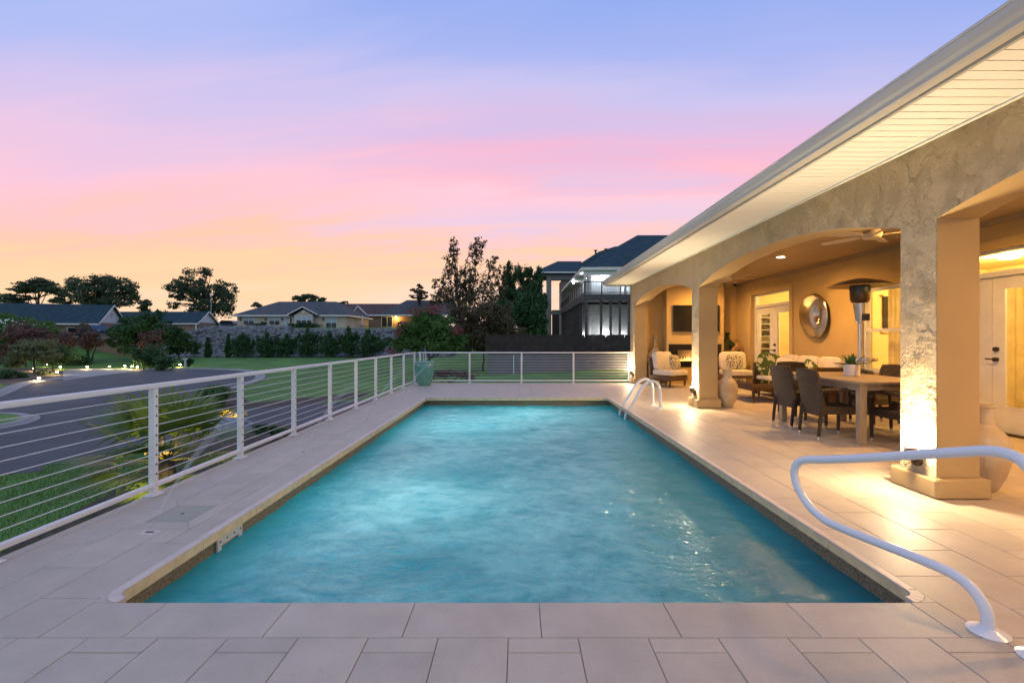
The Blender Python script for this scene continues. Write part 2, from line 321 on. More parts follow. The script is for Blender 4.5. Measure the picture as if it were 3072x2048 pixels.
def water_mat():
    m, t, b = new_mat('pool_water'); L = t.links
    P = N('ShaderNodeNewGeometry', t).outputs['Position']
    st = N('ShaderNodeVectorMath', t, operation='MULTIPLY'); L.new(P, st.inputs[0]); st.inputs[1].default_value = (1.0, 1.5, 1)
    # milky clouds of tiny bubbles whirled up by the jets
    n1 = N('ShaderNodeTexNoise', t); n1.inputs['Scale'].default_value = 1.5; n1.inputs['Detail'].default_value = 6; n1.inputs['Roughness'].default_value = .6; n1.inputs['Distortion'].default_value = .8; L.new(st.outputs[0], n1.inputs['Vector'])
    n2 = N('ShaderNodeTexNoise', t); n2.inputs['Scale'].default_value = 5; n2.inputs['Detail'].default_value = 6; n2.inputs['Roughness'].default_value = .6; n2.inputs['Distortion'].default_value = .6; L.new(st.outputs[0], n2.inputs['Vector'])
    f = M('ADD', M('MULTIPLY', n1.outputs[0], .52, tree=t), M('MULTIPLY', n2.outputs[0], .48, tree=t), tree=t)
    fr = N('ShaderNodeMapRange', t); fr.inputs['From Min'].default_value = .36; fr.inputs['From Max'].default_value = .62; L.new(f, fr.inputs[0])
    # clearer along the walls
    s = N('ShaderNodeSeparateXYZ', t); L.new(P, s.inputs[0])
    dx = M('SUBTRACT', 2.07, M('ABSOLUTE', s.outputs[0], tree=t), tree=t)
    dyn = M('SUBTRACT', s.outputs[1], 1.6, tree=t); dyf = M('SUBTRACT', 10.15, s.outputs[1], tree=t)
    dxr = M('MULTIPLY', M('SUBTRACT', 2.02, s.outputs[0], tree=t), .62, tree=t); dx = M('MINIMUM', dx, dxr, tree=t)
    d = M('MINIMUM', M('MULTIPLY', dx, 1.0, tree=t), M('MINIMUM', dyn, dyf, tree=t), tree=t)
    ed = N('ShaderNodeMapRange', t); ed.inputs['From Min'].default_value = .0; ed.inputs['From Max'].default_value = .75; L.new(d, ed.inputs[0])
    f2 = M('MULTIPLY', fr.outputs[0], ed.outputs[0], tree=t)
    # darker troughs where each jet lands
    spots = None
    for (x0, y0) in ((-.76,3.05),(-.70,5.1),(-.62,7.25),(-.55,9.3)):
        ddx = M('MULTIPLY', M('SUBTRACT', s.outputs[0], x0+.1, tree=t), 1.4, tree=t); ddy = M('MULTIPLY', M('SUBTRACT', s.outputs[1], y0-.12, tree=t), 2.6, tree=t)
        r2 = M('ADD', M('MULTIPLY', ddx, ddx, tree=t), M('MULTIPLY', ddy, ddy, tree=t), tree=t)
        g = M('EXPONENT', M('MULTIPLY', r2, -1.6, tree=t), tree=t)
        spots = g if spots is None else M('ADD', spots, g, tree=t)
    f2 = M('MULTIPLY', f2, M('SUBTRACT', 1.0, M('MULTIPLY', spots, .75, tree=t), tree=t), tree=t)
    c = N('ShaderNodeMix', t, data_type='RGBA'); L.new(f2, c.inputs[0]); c.inputs[6].default_value = (.018,.25,.30,1); c.inputs[7].default_value = (.22,.50,.54,1)
    L.new(c.outputs[2], b.inputs['Base Color'])
    b.inputs['Roughness'].default_value = .03; b.inputs['IOR'].default_value = 1.55
    w1 = N('ShaderNodeTexNoise', t); w1.inputs['Scale'].default_value = 9; w1.inputs['Detail'].default_value = 4; w1.inputs['Distortion'].default_value = .6; L.new(st.outputs[0], w1.inputs['Vector'])
    w2 = N('ShaderNodeTexNoise', t); w2.inputs['Scale'].default_value = 20; w2.inputs['Detail'].default_value = 3; w2.inputs['Distortion'].default_value = .8; L.new(st.outputs[0], w2.inputs['Vector'])
    wv = M('ADD', M('MULTIPLY', w1.outputs[0], 1.0, tree=t), M('MULTIPLY', w2.outputs[0], .40, tree=t), tree=t)
    bp = N('ShaderNodeBump', t); bp.inputs['Strength'].default_value = .40; bp.inputs['Distance'].default_value = .045; L.new(wv, bp.inputs['Height']); L.new(bp.outputs[0], b.inputs['Normal'])
    # you see a little way down through it
    tr = N('ShaderNodeBsdfTransparent', t); tr.inputs[0].default_value = (.25,.80,.88,1)
    mx = N('ShaderNodeMixShader', t)
    clear = M('MULTIPLY', M('SUBTRACT', 1.0, f2, tree=t), .0, tree=t)
    # light from the lamps under the surface comes up through the turbid water
    tl = N('ShaderNodeBsdfTranslucent', t); L.new(c.outputs[2], tl.inputs[0])
    m2 = N('ShaderNodeMixShader', t); m2.inputs[0].default_value = .30; L.new(b.outputs[0], m2.inputs[1]); L.new(tl.outputs[0], m2.inputs[2])
    L.new(clear, mx.inputs[0]); L.new(m2.outputs[0], mx.inputs[1]); L.new(tr.outputs[0], mx.inputs[2])
    L.new(mx.outputs[0], t.nodes['Material Output'].inputs[0])
    return m
m_water = water_mat()
def spray_mat():
    m, t, b = new_mat('water_spray'); L = t.links; t.nodes.remove(b)
    at = N('ShaderNodeAttribute', t); at.attribute_name = 'fade'
    tr = N('ShaderNodeBsdfTransparent', t); df = N('ShaderNodeBsdfTranslucent', t); df.inputs[0].default_value = (.9,.92,.95,1)
    d2 = N('ShaderNodeBsdfDiffuse', t); d2.inputs[0].default_value = (.9,.92,.95,1)
    ad = N('ShaderNodeMixShader', t); L.new(df.outputs[0], ad.inputs[1]); L.new(d2.outputs[0], ad.inputs[2])
    mx = N('ShaderNodeMixShader', t)
    L.new(at.outputs['Fac'], mx.inputs[0]); L.new(tr.outputs[0], mx.inputs[1]); L.new(ad.outputs[0], mx.inputs[2])
    L.new(mx.outputs[0], t.nodes['Material Output'].inputs[0])
    return m
m_spray = spray_mat()

# ------------------------------------------------------------------ mesh helpers
class MB:
    def __init__(s): s.v = []; s.f = []
    def add(s, v, f):
        o = len(s.v); s.v += [tuple(p) for p in v]; s.f += [tuple(i+o for i in q) for q in f]; return s
    def box(s, x0, x1, y0, y1, z0, z1, mat=None):
        v = [(x0,y0,z0),(x1,y0,z0),(x1,y1,z0),(x0,y1,z0),(x0,y0,z1),(x1,y0,z1),(x1,y1,z1),(x0,y1,z1)]
        if mat is not None: v = [tuple(mat @ Vector(p)) for p in v]
        return s.add(v, [(3,2,1,0),(4,5,6,7),(0,1,5,4),(1,2,6,5),(2,3,7,6),(3,0,4,7)])
    def rbox(s, x0, x1, y0, y1, z0, z1, r=.01, seg=2, mat=None):
        bm = bmesh.new(); bmesh.ops.create_cube(bm, size=1)
        for v in bm.verts: v.co = Vector(((x0+x1)/2+v.co.x*(x1-x0), (y0+y1)/2+v.co.y*(y1-y0), (z0+z1)/2+v.co.z*(z1-z0)))
        bmesh.ops.bevel(bm, geom=bm.edges[:], offset=r, segments=seg, affect='EDGES', profile=.5)
        if mat is not None:
            for v in bm.verts: v.co = mat @ v.co
        bm.verts.index_update()
        s.add([v.co[:] for v in bm.verts], [[v.index for v in f.verts] for f in bm.faces]); bm.free(); return s
    def tube(s, pts, r, n=8, cap=True):
        pts = [Vector(p) for p in pts]; k = len(pts)
        rr = r if isinstance(r, (list, tuple)) else [r]*k
        up = Vector((0,0,1)); d0 = (pts[1]-pts[0]).normalized()
        if abs(d0.z) > .95: up = Vector((1,0,0))
        a = d0.cross(up).normalized(); v = []
        for i, p in enumerate(pts):
            if i == 0: d = pts[1]-pts[0]
            elif i == k-1: d = pts[-1]-pts[-2]
            else: d = (pts[i+1]-pts[i]).normalized() + (pts[i]-pts[i-1]).normalized()
            d.normalize(); a = (a - d*a.dot(d)); 
            if a.length < 1e-5: a = d.orthogonal()
            a.normalize(); b = d.cross(a)
            for j in range(n):
                t = 2*math.pi*j/n; v.append(p + (a*math.cos(t)+b*math.sin(t))*rr[i])
        f = [(i*n+j, i*n+(j+1)%n, (i+1)*n+(j+1)%n, (i+1)*n+j) for i in range(k-1) for j in range(n)]
        if cap: f += [tuple(range(n))[::-1], tuple((k-1)*n+j for j in range(n))]
        return s.add(v, f)
    def lathe(s, prof, n=20, c=(0,0,0), sq=None, cap=True):
        v = []; k = len(prof)
        for r, z in prof:
            for j in range(n):
                t = 2*math.pi*j/n; v.append((c[0]+r*math.cos(t), c[1]+r*math.sin(t), c[2]+z))
        f = [(i*n+j, i*n+(j+1)%n, (i+1)*n+(j+1)%n, (i+1)*n+j) for i in range(k-1) for j in range(n)]
        if cap: f += [tuple(range(n))[::-1], tuple((k-1)*n+j for j in range(n))]
        return s.add(v, f)
    def prism(s, poly, axis, a, b):
        # poly: 2-D points; axis 'x': poly in (y,z) ; 'y': (x,z) ; 'z': (x,y)
        n = len(poly)
        def P(p, t): return {'x': (t,p[0],p[1]), 'y': (p[0],t,p[1]), 'z': (p[0],p[1],t)}[axis]
        v = [P(p, a) for p in poly] + [P(p, b) for p in poly]
        return s.add(v, [tuple(range(n))[::-1], tuple(range(n, 2*n))] + [(i, (i+1)%n, n+(i+1)%n, n+i) for i in range(n)])
    def cushion(s, cx, cy, cz, w, d, h, e=.28, n=10, mat=None, pinch=0.0):
        # superellipsoid block: soft-edged cushion
        bm = bmesh.new(); bmesh.ops.create_cube(bm, size=2)
        bmesh.ops.subdivide_edges(bm, edges=bm.edges[:], cuts=n, use_grid_fill=True)
        p = 1/e
        for v in bm.verts:
            c = v.co; q = (abs(c.x)**p+abs(c.y)**p+abs(c.z)**p)**(1/p); c = c/q
            if pinch: 
                g = 1-pinch*min(1, (c.x*c.x+c.y*c.y)/1.6)**1.5
                c = Vector((c.x, c.y, c.z*g))
            c = Vector((c.x*w/2, c.y*d/2, c.z*h/2))
            if mat is not None: c = mat @ c
            v.co = Vector((cx,cy,cz)) + c
        bm.verts.index_update(); bm.faces.ensure_lookup_table()
        s.add([v.co[:] for v in bm.verts], [[v.index for v in f.verts] for f in bm.faces]); bm.free(); return s
def tag(o, label=None, cat=None, group=None, kind=None):
    if label: o['label'] = label
    if cat: o['category'] = cat
    if group: o['group'] = group
    if kind: o['kind'] = kind
    return o
def me_of(name, mb, mat, smooth=False):
    me = bpy.data.meshes.new(name); me.from_pydata([tuple(p) for p in mb.v], [], mb.f); me.update()
    me.materials.append(mat)
    if smooth:
        me.shade_smooth()
        if smooth != 'all': me.set_sharp_from_angle(angle=R(38))
    return me
def link(name, me, parent=None, label=None, loc=None, rot=None, kind=None):
    o = bpy.data.objects.new(name, me); col.objects.link(o)
    if parent is not None: o.parent = parent
    if loc is not None: o.location = loc
    if rot is not None: o.rotation_euler = rot
    if label: o['label'] = label
    if kind: o['kind'] = kind
    return o
def off(parent):
    # world offset of a root/part chain (all roots built in world coordinates have no rotation)
    v = Vector((0,0,0)); p = parent
    while p is not None: v += p.location; p = p.parent
    return v
def part(name, mb, mat, parent, label=None, smooth=False, world=False, kind=None):
    if world:
        d = off(parent); mb.v = [(p[0]-d.x, p[1]-d.y, p[2]-d.z) for p in mb.v]
    return link(name, me_of(name, mb, mat, smooth), parent, label, kind=kind)
def thing(name, label, cat, loc=(0,0,0), rz=0, group=None):
    o = bpy.data.objects.new(name, None); col.objects.link(o); o.location = loc; o.rotation_euler = (0,0,rz); o.empty_display_size = .2
    return tag(o, label, cat, group)
def single(name, mb, mat, label, cat, loc=(0,0,0), rz=0, group=None, smooth=False, kind=None, world=False):
    if world: mb.v = [(p[0]-loc[0], p[1]-loc[1], p[2]-loc[2]) for p in mb.v]
    o = link(name, me_of(name, mb, mat, smooth), None, None, loc, (0,0,rz)); return tag(o, label, cat, group, kind)
def struct(name, mb, mat, smooth=False, parent=None):
    o = link(name, me_of(name, mb, mat, smooth), parent)
    if parent is None: o['kind'] = 'structure'
    return o
def copy_tree(o, parent=None, loc=None, rz=None, label=None):
    c = o.copy(); col.objects.link(c); c.parent = parent
    if loc is not None: c.location = loc
    if rz is not None: c.rotation_euler = (0,0,rz)
    if label: c['label'] = label
    for ch in list(o.children): copy_tree(ch, c)
    return c
def lamp(name, kind, loc, energy, color, parent=None, size=.05, rot=None, angle=None, blend=.5, world=True):
    d = bpy.data.lights.new(name, kind); d.energy = energy; d.color = color
    if kind in ('POINT','SPOT'): d.shadow_soft_size = size
    if kind == 'AREA': d.size = size
    if kind == 'SPOT': d.spot_size = angle; d.spot_blend = blend
    o = bpy.data.objects.new(name, d); col.objects.link(o)
    if parent is not None: o.parent = parent; loc = Vector(loc)-off(parent) if world else loc
    o.location = loc
    if rot: o.rotation_euler = rot
    return o
# display pixel (2352 wide view of the photo) -> bearing and height at a distance
def WX(u, Y): return (u-1189)/1045*Y
def WZ(v, Y): return 1.27-(v-780)/1045*Y

# ------------------------------------------------------------------ terrain
def ss(a, b, x):
    t = np.clip((x-a)/(b-a), 0, 1); return t*t*(3-2*t)
def gz(x, y):
    x = np.asarray(x, float); y = np.asarray(y, float)
    z = -1.9 + .7*ss(49, 62, y)
    left = ss(-50, -60, x)
    z = z + left*2.1*ss(52, 66, y)
    z = z + (1-left)*ss(-2.5, -14, x)*4.4*ss(65.5, 74, y)
    z = z + ss(-14, -2.5, x)*1.6*ss(60, 80, y)
    z = z + ss(-3.2, -2.6, x)*ss(42.0, 42.4, y)*1.55
    z = z + .5*ss(-3, 12, x)*ss(24, 40, y)*(1-ss(42.0,42.4,y))
    return z
def gzf(x, y): return float(gz(x, y))
xs = np.unique(np.round(np.concatenate([np.arange(-220, -70, 5), np.arange(-70, -14, 1.0), np.arange(-14, 14, .6), np.arange(14, 160, 6), [-3.2,-2.9,-2.6]]), 3))
ys = np.unique(np.round(np.concatenate([np.arange(-14, 30, 1.0), np.arange(30, 80, .8), np.arange(80, 140, 5), np.arange(140, 900, 60), [42.0,42.1,42.25,42.4]]), 3))
X, Y = np.meshgrid(xs, ys); Z = gz(X, Y)
rng = np.random.default_rng(5)
Z = Z - ((X > -2.2) & (Y > -10) & (Y < 13.2) & (X < 12))*.6
g = MB(); g.v = list(zip(X.ravel().tolist(), Y.ravel().tolist(), Z.ravel().tolist()))
nx = len(xs); g.f = [(j*nx+i, j*nx+i+1, (j+1)*nx+i+1, (j+1)*nx+i) for j in range(len(ys)-1) for i in range(nx-1)]
struct('lawn_ground', g, m_grass, smooth='all')

def poly_sheet(name, disp, mat, z, xy=None):
    pts = [( (u-1189)/1045*D, D) for u, v in disp for D in [1045*(1.27-z)/(v-780)]] if xy is None else xy
    bm = bmesh.new(); vs = [bm.verts.new((p[0], p[1], z)) for p in pts]; f = bm.faces.new(vs); bmesh.ops.triangulate(bm, faces=[f])
    me = bpy.data.meshes.new(name); bm.to_mesh(me); bm.free(); me.materials.append(mat)
    if me.polygons[0].normal.z < 0: me.flip_normals()
    o = link(name, me); o['kind'] = 'structure'; return pts
def smooth_pts(pts, n=4, closed=False):
    out = []; k = len(pts)
    for i in range(k-1 if not closed else k):
        p0 = pts[(i-1) % k] if (closed or i > 0) else pts[0]; p1 = pts[i]; p2 = pts[(i+1) % k]; p3 = pts[(i+2) % k] if (closed or i+2 < k) else pts[-1]
        for j in range(n):
            t = j/n
            out.append(tuple(.5*((2*p1[a])+(-p0[a]+p2[a])*t+(2*p0[a]-5*p1[a]+4*p2[a]-p3[a])*t*t+(-p0[a]+3*p1[a]-3*p2[a]+p3[a])*t**3) for a in range(len(p1))))
    if not closed: out.append(tuple(pts[-1]))
    return out
zr = -1.9
def dp(u, v, z=zr): D = 1045*(1.27-z)/(v-780); return ((u-1189)/1045*D, D)
road_far = [dp(-260, 1010), dp(-120, 950), dp(0,905), dp(58,882), dp(138,870), dp(315,851), dp(378,848.5), dp(430,847.5), dp(495,848), dp(560,851), dp(591,859), dp(598,868), dp(577,879), dp(534,892), dp(478,912)]
road_far = smooth_pts(road_far, 5)
road_near = [dp(455,938), dp(500,946), dp(554,938), dp(650,929), dp(765,924), (-6.5, 25.5), (-3.4, 26.5), (-3.4, 14.5), dp(400,1012), dp(300,1034), dp(218,1052.6), dp(105,1070), dp(0,1091.6), (-20, 8.4), (-34, 7.5), (-50, 8)]
poly_sheet('asphalt_road', None, m_road, zr+.005, xy=road_far + smooth_pts(road_near, 4))
poly_sheet('driveway_apron', [(146,873),(142,862),(148,850),(160,847.5),(230,845),(300,843),(352,846.5),(330,850),(230,862)], m_conc, zr+.010)
def ribbon(name, path, w, h, mat, z):
    m = MB(); P = [Vector((p[0], p[1])) for p in path]; n = len(P)
    for i, p in enumerate(P):
        d = (P[min(i+1, n-1)]-P[max(i-1, 0)]).normalized(); nn = Vector((-d.y, d.x))*w/2
        m.v += [(p.x-nn.x, p.y-nn.y, z-.2), (p.x-nn.x, p.y-nn.y, z+h*.3), (p.x-nn.x*.2, p.y-nn.y*.2, z+h*.35), (p.x, p.y, z+h), (p.x+nn.x, p.y+nn.y, z+h), (p.x+nn.x, p.y+nn.y, z-.2)]
    m.f = [(i*6+j, (i+1)*6+j, (i+1)*6+j+1, i*6+j+1) for i in range(n-1) for j in range(5)]
    return struct(name, m, mat)
ribbon('kerb', road_far[:22], .75, .10, m_conc, zr)
ribbon('kerb', road_far[26:], .75, .10, m_conc, zr)
# island with kerb on the near left
isl = [(-21.9+3.4*math.cos(t), 16.0+3.2*math.sin(t)) for t in np.linspace(math.pi*1.1, math.pi*2.9, 40)]
ribbon('kerb', isl, .5, .12, m_conc, zr)
poly_sheet('grass_island', None, m_grass, zr+.10, xy=[(-21.9+3.2*math.cos(t), 16.0+3.0*math.sin(t)) for t in np.linspace(0, 2*math.pi, 36)[:-1]])
poly_sheet('mulch_bed', None, m_mulch, zr+.012, xy=[dp(*q) for q in ((440,903),(448,925),(475,938),(552,940),(700,928),(832,913),(850,905),(832,902),(700,913),(575,926),(560,912),(530,894),(470,893))])
poly_sheet('mulch_bed', None, m_mulch, zr+.014, xy=smooth_pts([dp(0,878), dp(40,886), dp(88,881), dp(140,872), dp(146,862), dp(130,848), dp(60,842), dp(0,846)], 3, True))
poly_sheet('mulch_bed', None, m_mulch, zr+.014, xy=smooth_pts([dp(310,849), dp(380,846.5), dp(440,846), dp(462,843), dp(440,838), dp(380,838), dp(310,842)], 3, True))
poly_sheet('mulch_bed', None, m_mulch, zr+.020, xy=smooth_pts([(-10.8,15.2),(-8.5,17),(-6.2,15),(-3.3,12.6),(-3.3,6.5),(-5.5,5.2),(-7.6,6.6),(-8.6,10)], 3, True))

# ------------------------------------------------------------------ deck, pool basin, tiles
PX0, PX1, PY0, PY1 = -2.05, 2.03, 2.204, 10.05      # coping outline
WXL, WXR, WYN, WYF = -2.09, 2.06, 2.12, 10.13        # basin walls
DL, DF, DN, DR = -3.03, 13.42, -2.2, 10.4
s = MB()
ZT = -.005
for a in ((DL, WXL, DN, DF), (WXR, DR, DN, DF), (WXL, WXR, DN, WYN), (WXL, WXR, WYF, DF)): s.box(a[0], a[1], a[2], a[3], -2.1 if a[0] != WXR else -2.1, ZT)
deck = struct('patio_deck', s, m_grout)
edge = MB(); edge.box(DL-.02, DL, DN, DF+.02, -.11, -.012); edge.box(DL, DR, DF, DF+.02, -.11, -.012)
struct('deck_edge_band', edge, m_conc, parent=deck)
s = MB()
s.add([(WXL,WYN,-1.5),(WXR,WYN,-1.5),(WXR,WYF,-1.5),(WXL,WYF,-1.5)], [(0,1,2,3)])
s.box(WXL, WXL+.006, WYN, WYF, -1.5, -.36); s.box(WXR-.006, WXR, WYN, WYF, -1.5, -.36); s.box(WXL+.006, WXR-.006, WYF-.006, WYF, -1.5, -.36); s.box(WXL+.006, WXR-.006, WYN, WYN+.006, -1.5, -.36)
basin = struct('pool_basin', s, m_plaster)
s = MB(); s.box(1.25, 2.05, 2.13, 3.35, -1.5, -.42); s.box(.65, 1.25, 2.13, 2.75, -1.5, -.70); struct('entry_step', s, m_plaster, parent=basin)
wz = -.19
s = MB(); nxw, nyw = 170, 330
from mathutils import noise as mnz
for j in range(nyw+1):
    y_ = WYN+.008+(WYF-WYN-.016)*j/nyw
    for i in range(nxw+1):
        x_ = WXL+.008+(WXR-WXL-.016)*i/nxw
        h_ = .011*mnz.noise((x_*2.2, y_*3.2, 1.7)) + .0065*mnz.noise((x_*5.5, y_*8.5, 4.2)) + .0030*mnz.noise((x_*13, y_*19, 9.1))
        s.v.append((x_, y_, wz+h_))
s.f = [(j*(nxw+1)+i, j*(nxw+1)+i+1, (j+1)*(nxw+1)+i+1, (j+1)*(nxw+1)+i) for j in range(nyw) for i in range(nxw)]
struct('pool_water', s, m_water, smooth='all')
for k, (lx, ly) in enumerate(((WXL+.02, 4.2), (WXL+.02, 7.6), (.1, WYF-.02))):
    pl0 = thing('pool_light', ['round underwater pool light in the left wall, nearer the camera','round underwater pool light in the left wall, farther from the camera','round underwater pool light in the far wall'][k], 'pool light', (lx, ly, -.95), R(-90)*(k == 2), 'underwater pool lights')
    s = MB(); s.tube([(0,0,0),(.03,0,0)], .13, 20); part('lens', s, emat('pool_lens_%d' % k, (.85,1,1), 4), pl0, smooth=True)
    lamp('pool_lamp', 'POINT', (1.1, 0, -.25), 72, (1, .97, .93), pl0, .3, world=False)
# waterline tiles, one by one
def wt_tile(x0,x1,y0,y1,z0=-.355,z1=-.075):
    s = MB(); s.box(x0,x1,y0,y1,z0,z1); return s
rnd = random.Random(3)
def tilerow(fn, a, b, step, gap=.004):
    n = max(1, round((b-a)/step)); st = (b-a)/n
    for i in range(n): fn(a+i*st+gap/2, a+(i+1)*st-gap/2, i)
tilerow(lambda a,b,i: part('waterline_tile', wt_tile(WXL-.01, WXL+.008, a, b), m_wtile, basin), WYN+.01, WYF-.01, .6)
tilerow(lambda a,b,i: part('waterline_tile', wt_tile(WXR-.008, WXR+.01, a, b), m_wtile, basin), WYN+.01, WYF-.01, .6)
tilerow(lambda a,b,i: part('waterline_tile', wt_tile(a, b, WYF-.008, WYF+.01), m_wtile, basin), WXL+.01, WXR-.01, .6)
# coping: thin nosing strip and the face below it
cp = .052
CR = .11
def cop_y(x0, x1):      # pieces along y
    def fn(a, b, i):
        s = MB(); s.rbox(min(x0,x1), max(x0,x1), a, b, -.012, .001, .003, 2); part('coping_nosing', s, m_coping, deck)
        t = MB(); xo = x0; xi = x1 - (.004 if x1 > x0 else -.004)
        t.box(min(xo,xi), max(xo,xi), a, b, -.066, -.013); part('coping_face', t, m_copface, deck)
    return fn
tilerow(cop_y(PX0, PX0+cp), PY0+CR, PY1-CR, .6)
tilerow(cop_y(PX1, PX1-cp), PY0+CR, PY1-CR, .6)
def fnf(a, b, i):
    s = MB(); s.rbox(a, b, PY1-cp, PY1, -.012, .001, .003, 2); part('coping_nosing', s, m_coping, deck)
    t = MB(); t.box(a, b, PY1-cp+.004, PY1, -.066, -.013); part('coping_face', t, m_copface, deck)
tilerow(fnf, PX0+CR, PX1-CR, .6)
for sx_, sy_ in ((-1,-1),(1,-1),(-1,1),(1,1)):
    cx_ = (PX0+CR) if sx_ < 0 else (PX1-CR); cy_ = (PY0+CR) if sy_ < 0 else (PY1-CR)
    for k in range(4):
        a0 = math.pi/2*k/4; a1 = math.pi/2*(k+.96)/4
        pts = []
        for a in (a0, (a0+a1)/2, a1): pts.append((cx_+sx_*CR*math.cos(a), cy_+sy_*CR*math.sin(a)))
        for a in (a1, (a0+a1)/2, a0): pts.append((cx_+sx_*(CR-cp)*math.cos(a), cy_+sy_*(CR-cp)*math.sin(a)))
        s = MB(); s.prism(pts, 'z', -.066, .001); part('coping_nosing', s, m_coping, deck)
    # paver filling the square corner outside the curve
    pts = [(cx_+sx_*CR, cy_+sy_*CR)] + [(cx_+sx_*(CR+.002)*math.cos(a), cy_+sy_*(CR+.002)*math.sin(a)) for a in np.linspace(math.pi/2, 0, 6)]
    s = MB(); s.prism(pts, 'z', -.07, 0.0); part('corner_paver', s, m_tile, deck)
# pavers
tiles = []
C0 = .2983; GX = .0018
def clip_tiles(xa, xb, ya, yb, x0, stag, ph=0):
    k0 = math.floor((xa-x0)/C0)-1; k = k0
    while x0+k*C0 < xb-1e-4:
        a = max(xa, x0+k*C0); b = min(xb, x0+(k+1)*C0)
        if b-a > .012:
            o = (k % 2)*stag + ph; y = ya - ((ya-o) % .6)
            while y < yb-1e-4:
                c = max(ya, y); d = min(yb, y+.6)
                if d-c > .012: tiles.append((a, b, c, d))
                y += .6
        k += 1
NY = 1.943
clip_tiles(DL, DR, -1.0, NY, .258, -.092, .143)                # near field: cross joints at 1.943 / 1.851
k = -6
while True:                                                     # coping row along the near side
    a = .103 + (k)*.5985; b = a+.5985; k += 1
    if a > PX1+CR*0: break
    a2 = max(a, PX0); b2 = min(b, PX1)
    if b2-a2 > .02: tiles.append((a2, b2, NY, PY0))
clip_tiles(DL, PX0, NY, DF, PX0, .30, .14)
clip_tiles(PX1, 6.47, NY, DF, PX1, .30, .05)
clip_tiles(PX0, PX1, PY1, DF, PX0, .30, .14)
# leave room for the skimmer lid and its mitred frame
SK = (-2.60, -2.30, 3.17, 3.48); SO = (-2.70, -2.20, 3.05, 3.60)
def cut(t, c):
    x0,x1,y0,y1 = t; a,b,d,e_ = c
    if x1 <= a or x0 >= b or y1 <= d or y0 >= e_: return [t]
    o = []
    if x0 < a: o.append((x0, a, y0, y1))
    if x1 > b: o.append((b, x1, y0, y1))
    xa, xb = max(x0, a), min(x1, b)
    if y0 < d: o.append((xa, xb, y0, d))
    if y1 > e_: o.append((xa, xb, e_, y1))
    return [q for q in o if q[1]-q[0] > .015 and q[3]-q[2] > .015]
tiles = [q for t in tiles for q in cut(t, SO)]
tiles.sort(key=lambda t: (1/(max(.9, (t[2]+t[3])/2)**2)*(t[1]-t[0])*(t[3]-t[2])) if (t[3] > 1.6 or t[2] > 1.4) else 0, reverse=True)
cache = {}
def tile_mesh(w, d):
    key = (round(w, 3), round(d, 3))
    if key not in cache:
        s = MB(); w2 = w/2-GX; d2 = d/2-GX; c = .002
        v = [(-w2,-d2,-.03),(w2,-d2,-.03),(w2,d2,-.03),(-w2,d2,-.03),(-w2,-d2,-c),(w2,-d2,-c),(w2,d2,-c),(-w2,d2,-c),(-w2+c,-d2+c,0),(w2-c,-d2+c,0),(w2-c,d2-c,0),(-w2+c,d2-c,0)]
        f = [(0,1,5,4),(1,2,6,5),(2,3,7,6),(3,0,4,7),(4,5,9,8),(5,6,10,9),(6,7,11,10),(7,4,8,11),(8,9,10,11)]
        s.add(v, f); cache[key] = me_of('paver', s, m_tile)
    return cache[key]
rnd = random.Random(11)
rest = MB()
for i, (a, b, c, d) in enumerate(tiles):
    zt = rnd.uniform(-.0006, .0006)
    if i < 294 and d > 1.2:
        me = tile_mesh(b-a, d-c)
        o = link('paver', me, deck, loc=((a+b)/2, (c+d)/2, zt))
    else:
        w2 = (b-a)/2-GX; d2 = (d-c)/2-GX; rest.box((a+b)/2-w2, (a+b)/2+w2, (c+d)/2-d2, (c+d)/2+d2, -.03, zt)
part('outer_pavers', rest, m_tile, deck, kind='stuff')
# thick nose of the near coping row
s = MB(); s.box(PX0+.02, PX1-.02, NY+.05, PY0-.002, -.07, -.031); part('coping_nose', s, m_coping, deck)
# mitred frame and skimmer lid
a,b,c,d = SO; e0,e1,f0,f1 = SK
for q in ([(a,c),(b,c),(e1,f0),(e0,f0)], [(b,c),(b,d),(e1,f1),(e1,f0)], [(b,d),(a,d),(e0,f1),(e1,f1)], [(a,d),(a,c),(e0,f0),(e0,f1)]):
    mx_ = sum(p[0] for p in q)/4; my_ = sum(p[1] for p in q)/4
    s = MB(); s.prism([(mx_+(p[0]-mx_)*.992, my_+(p[1]-my_)*.992) for p in q], 'z', -.03, 0); part('mitred_paver', s, m_tile, deck)
lid = thing('skimmer_lid', 'square cream ribbed skimmer lid set in the left deck beside the pool', 'lid', ((e0+e1)/2, (f0+f1)/2, -.004))
m_lid = pmat('cream_plastic', (.46,.44,.36), .5, var=.06)
s = MB(); s.rbox(-.146,.146,-.151,.151,-.02,.003,.003,1); part('plate', s, m_lid, lid)
for i in range(14):
    s = MB(); s.box(-.138,.138,-.14+i*.0205,-.13+i*.0205,.003,.006); part('rib', s, m_lid, lid)
s = MB(); s.lathe([(.012,.005),(.012,.008)], 10); part('finger_hole', s, m_dark, lid)
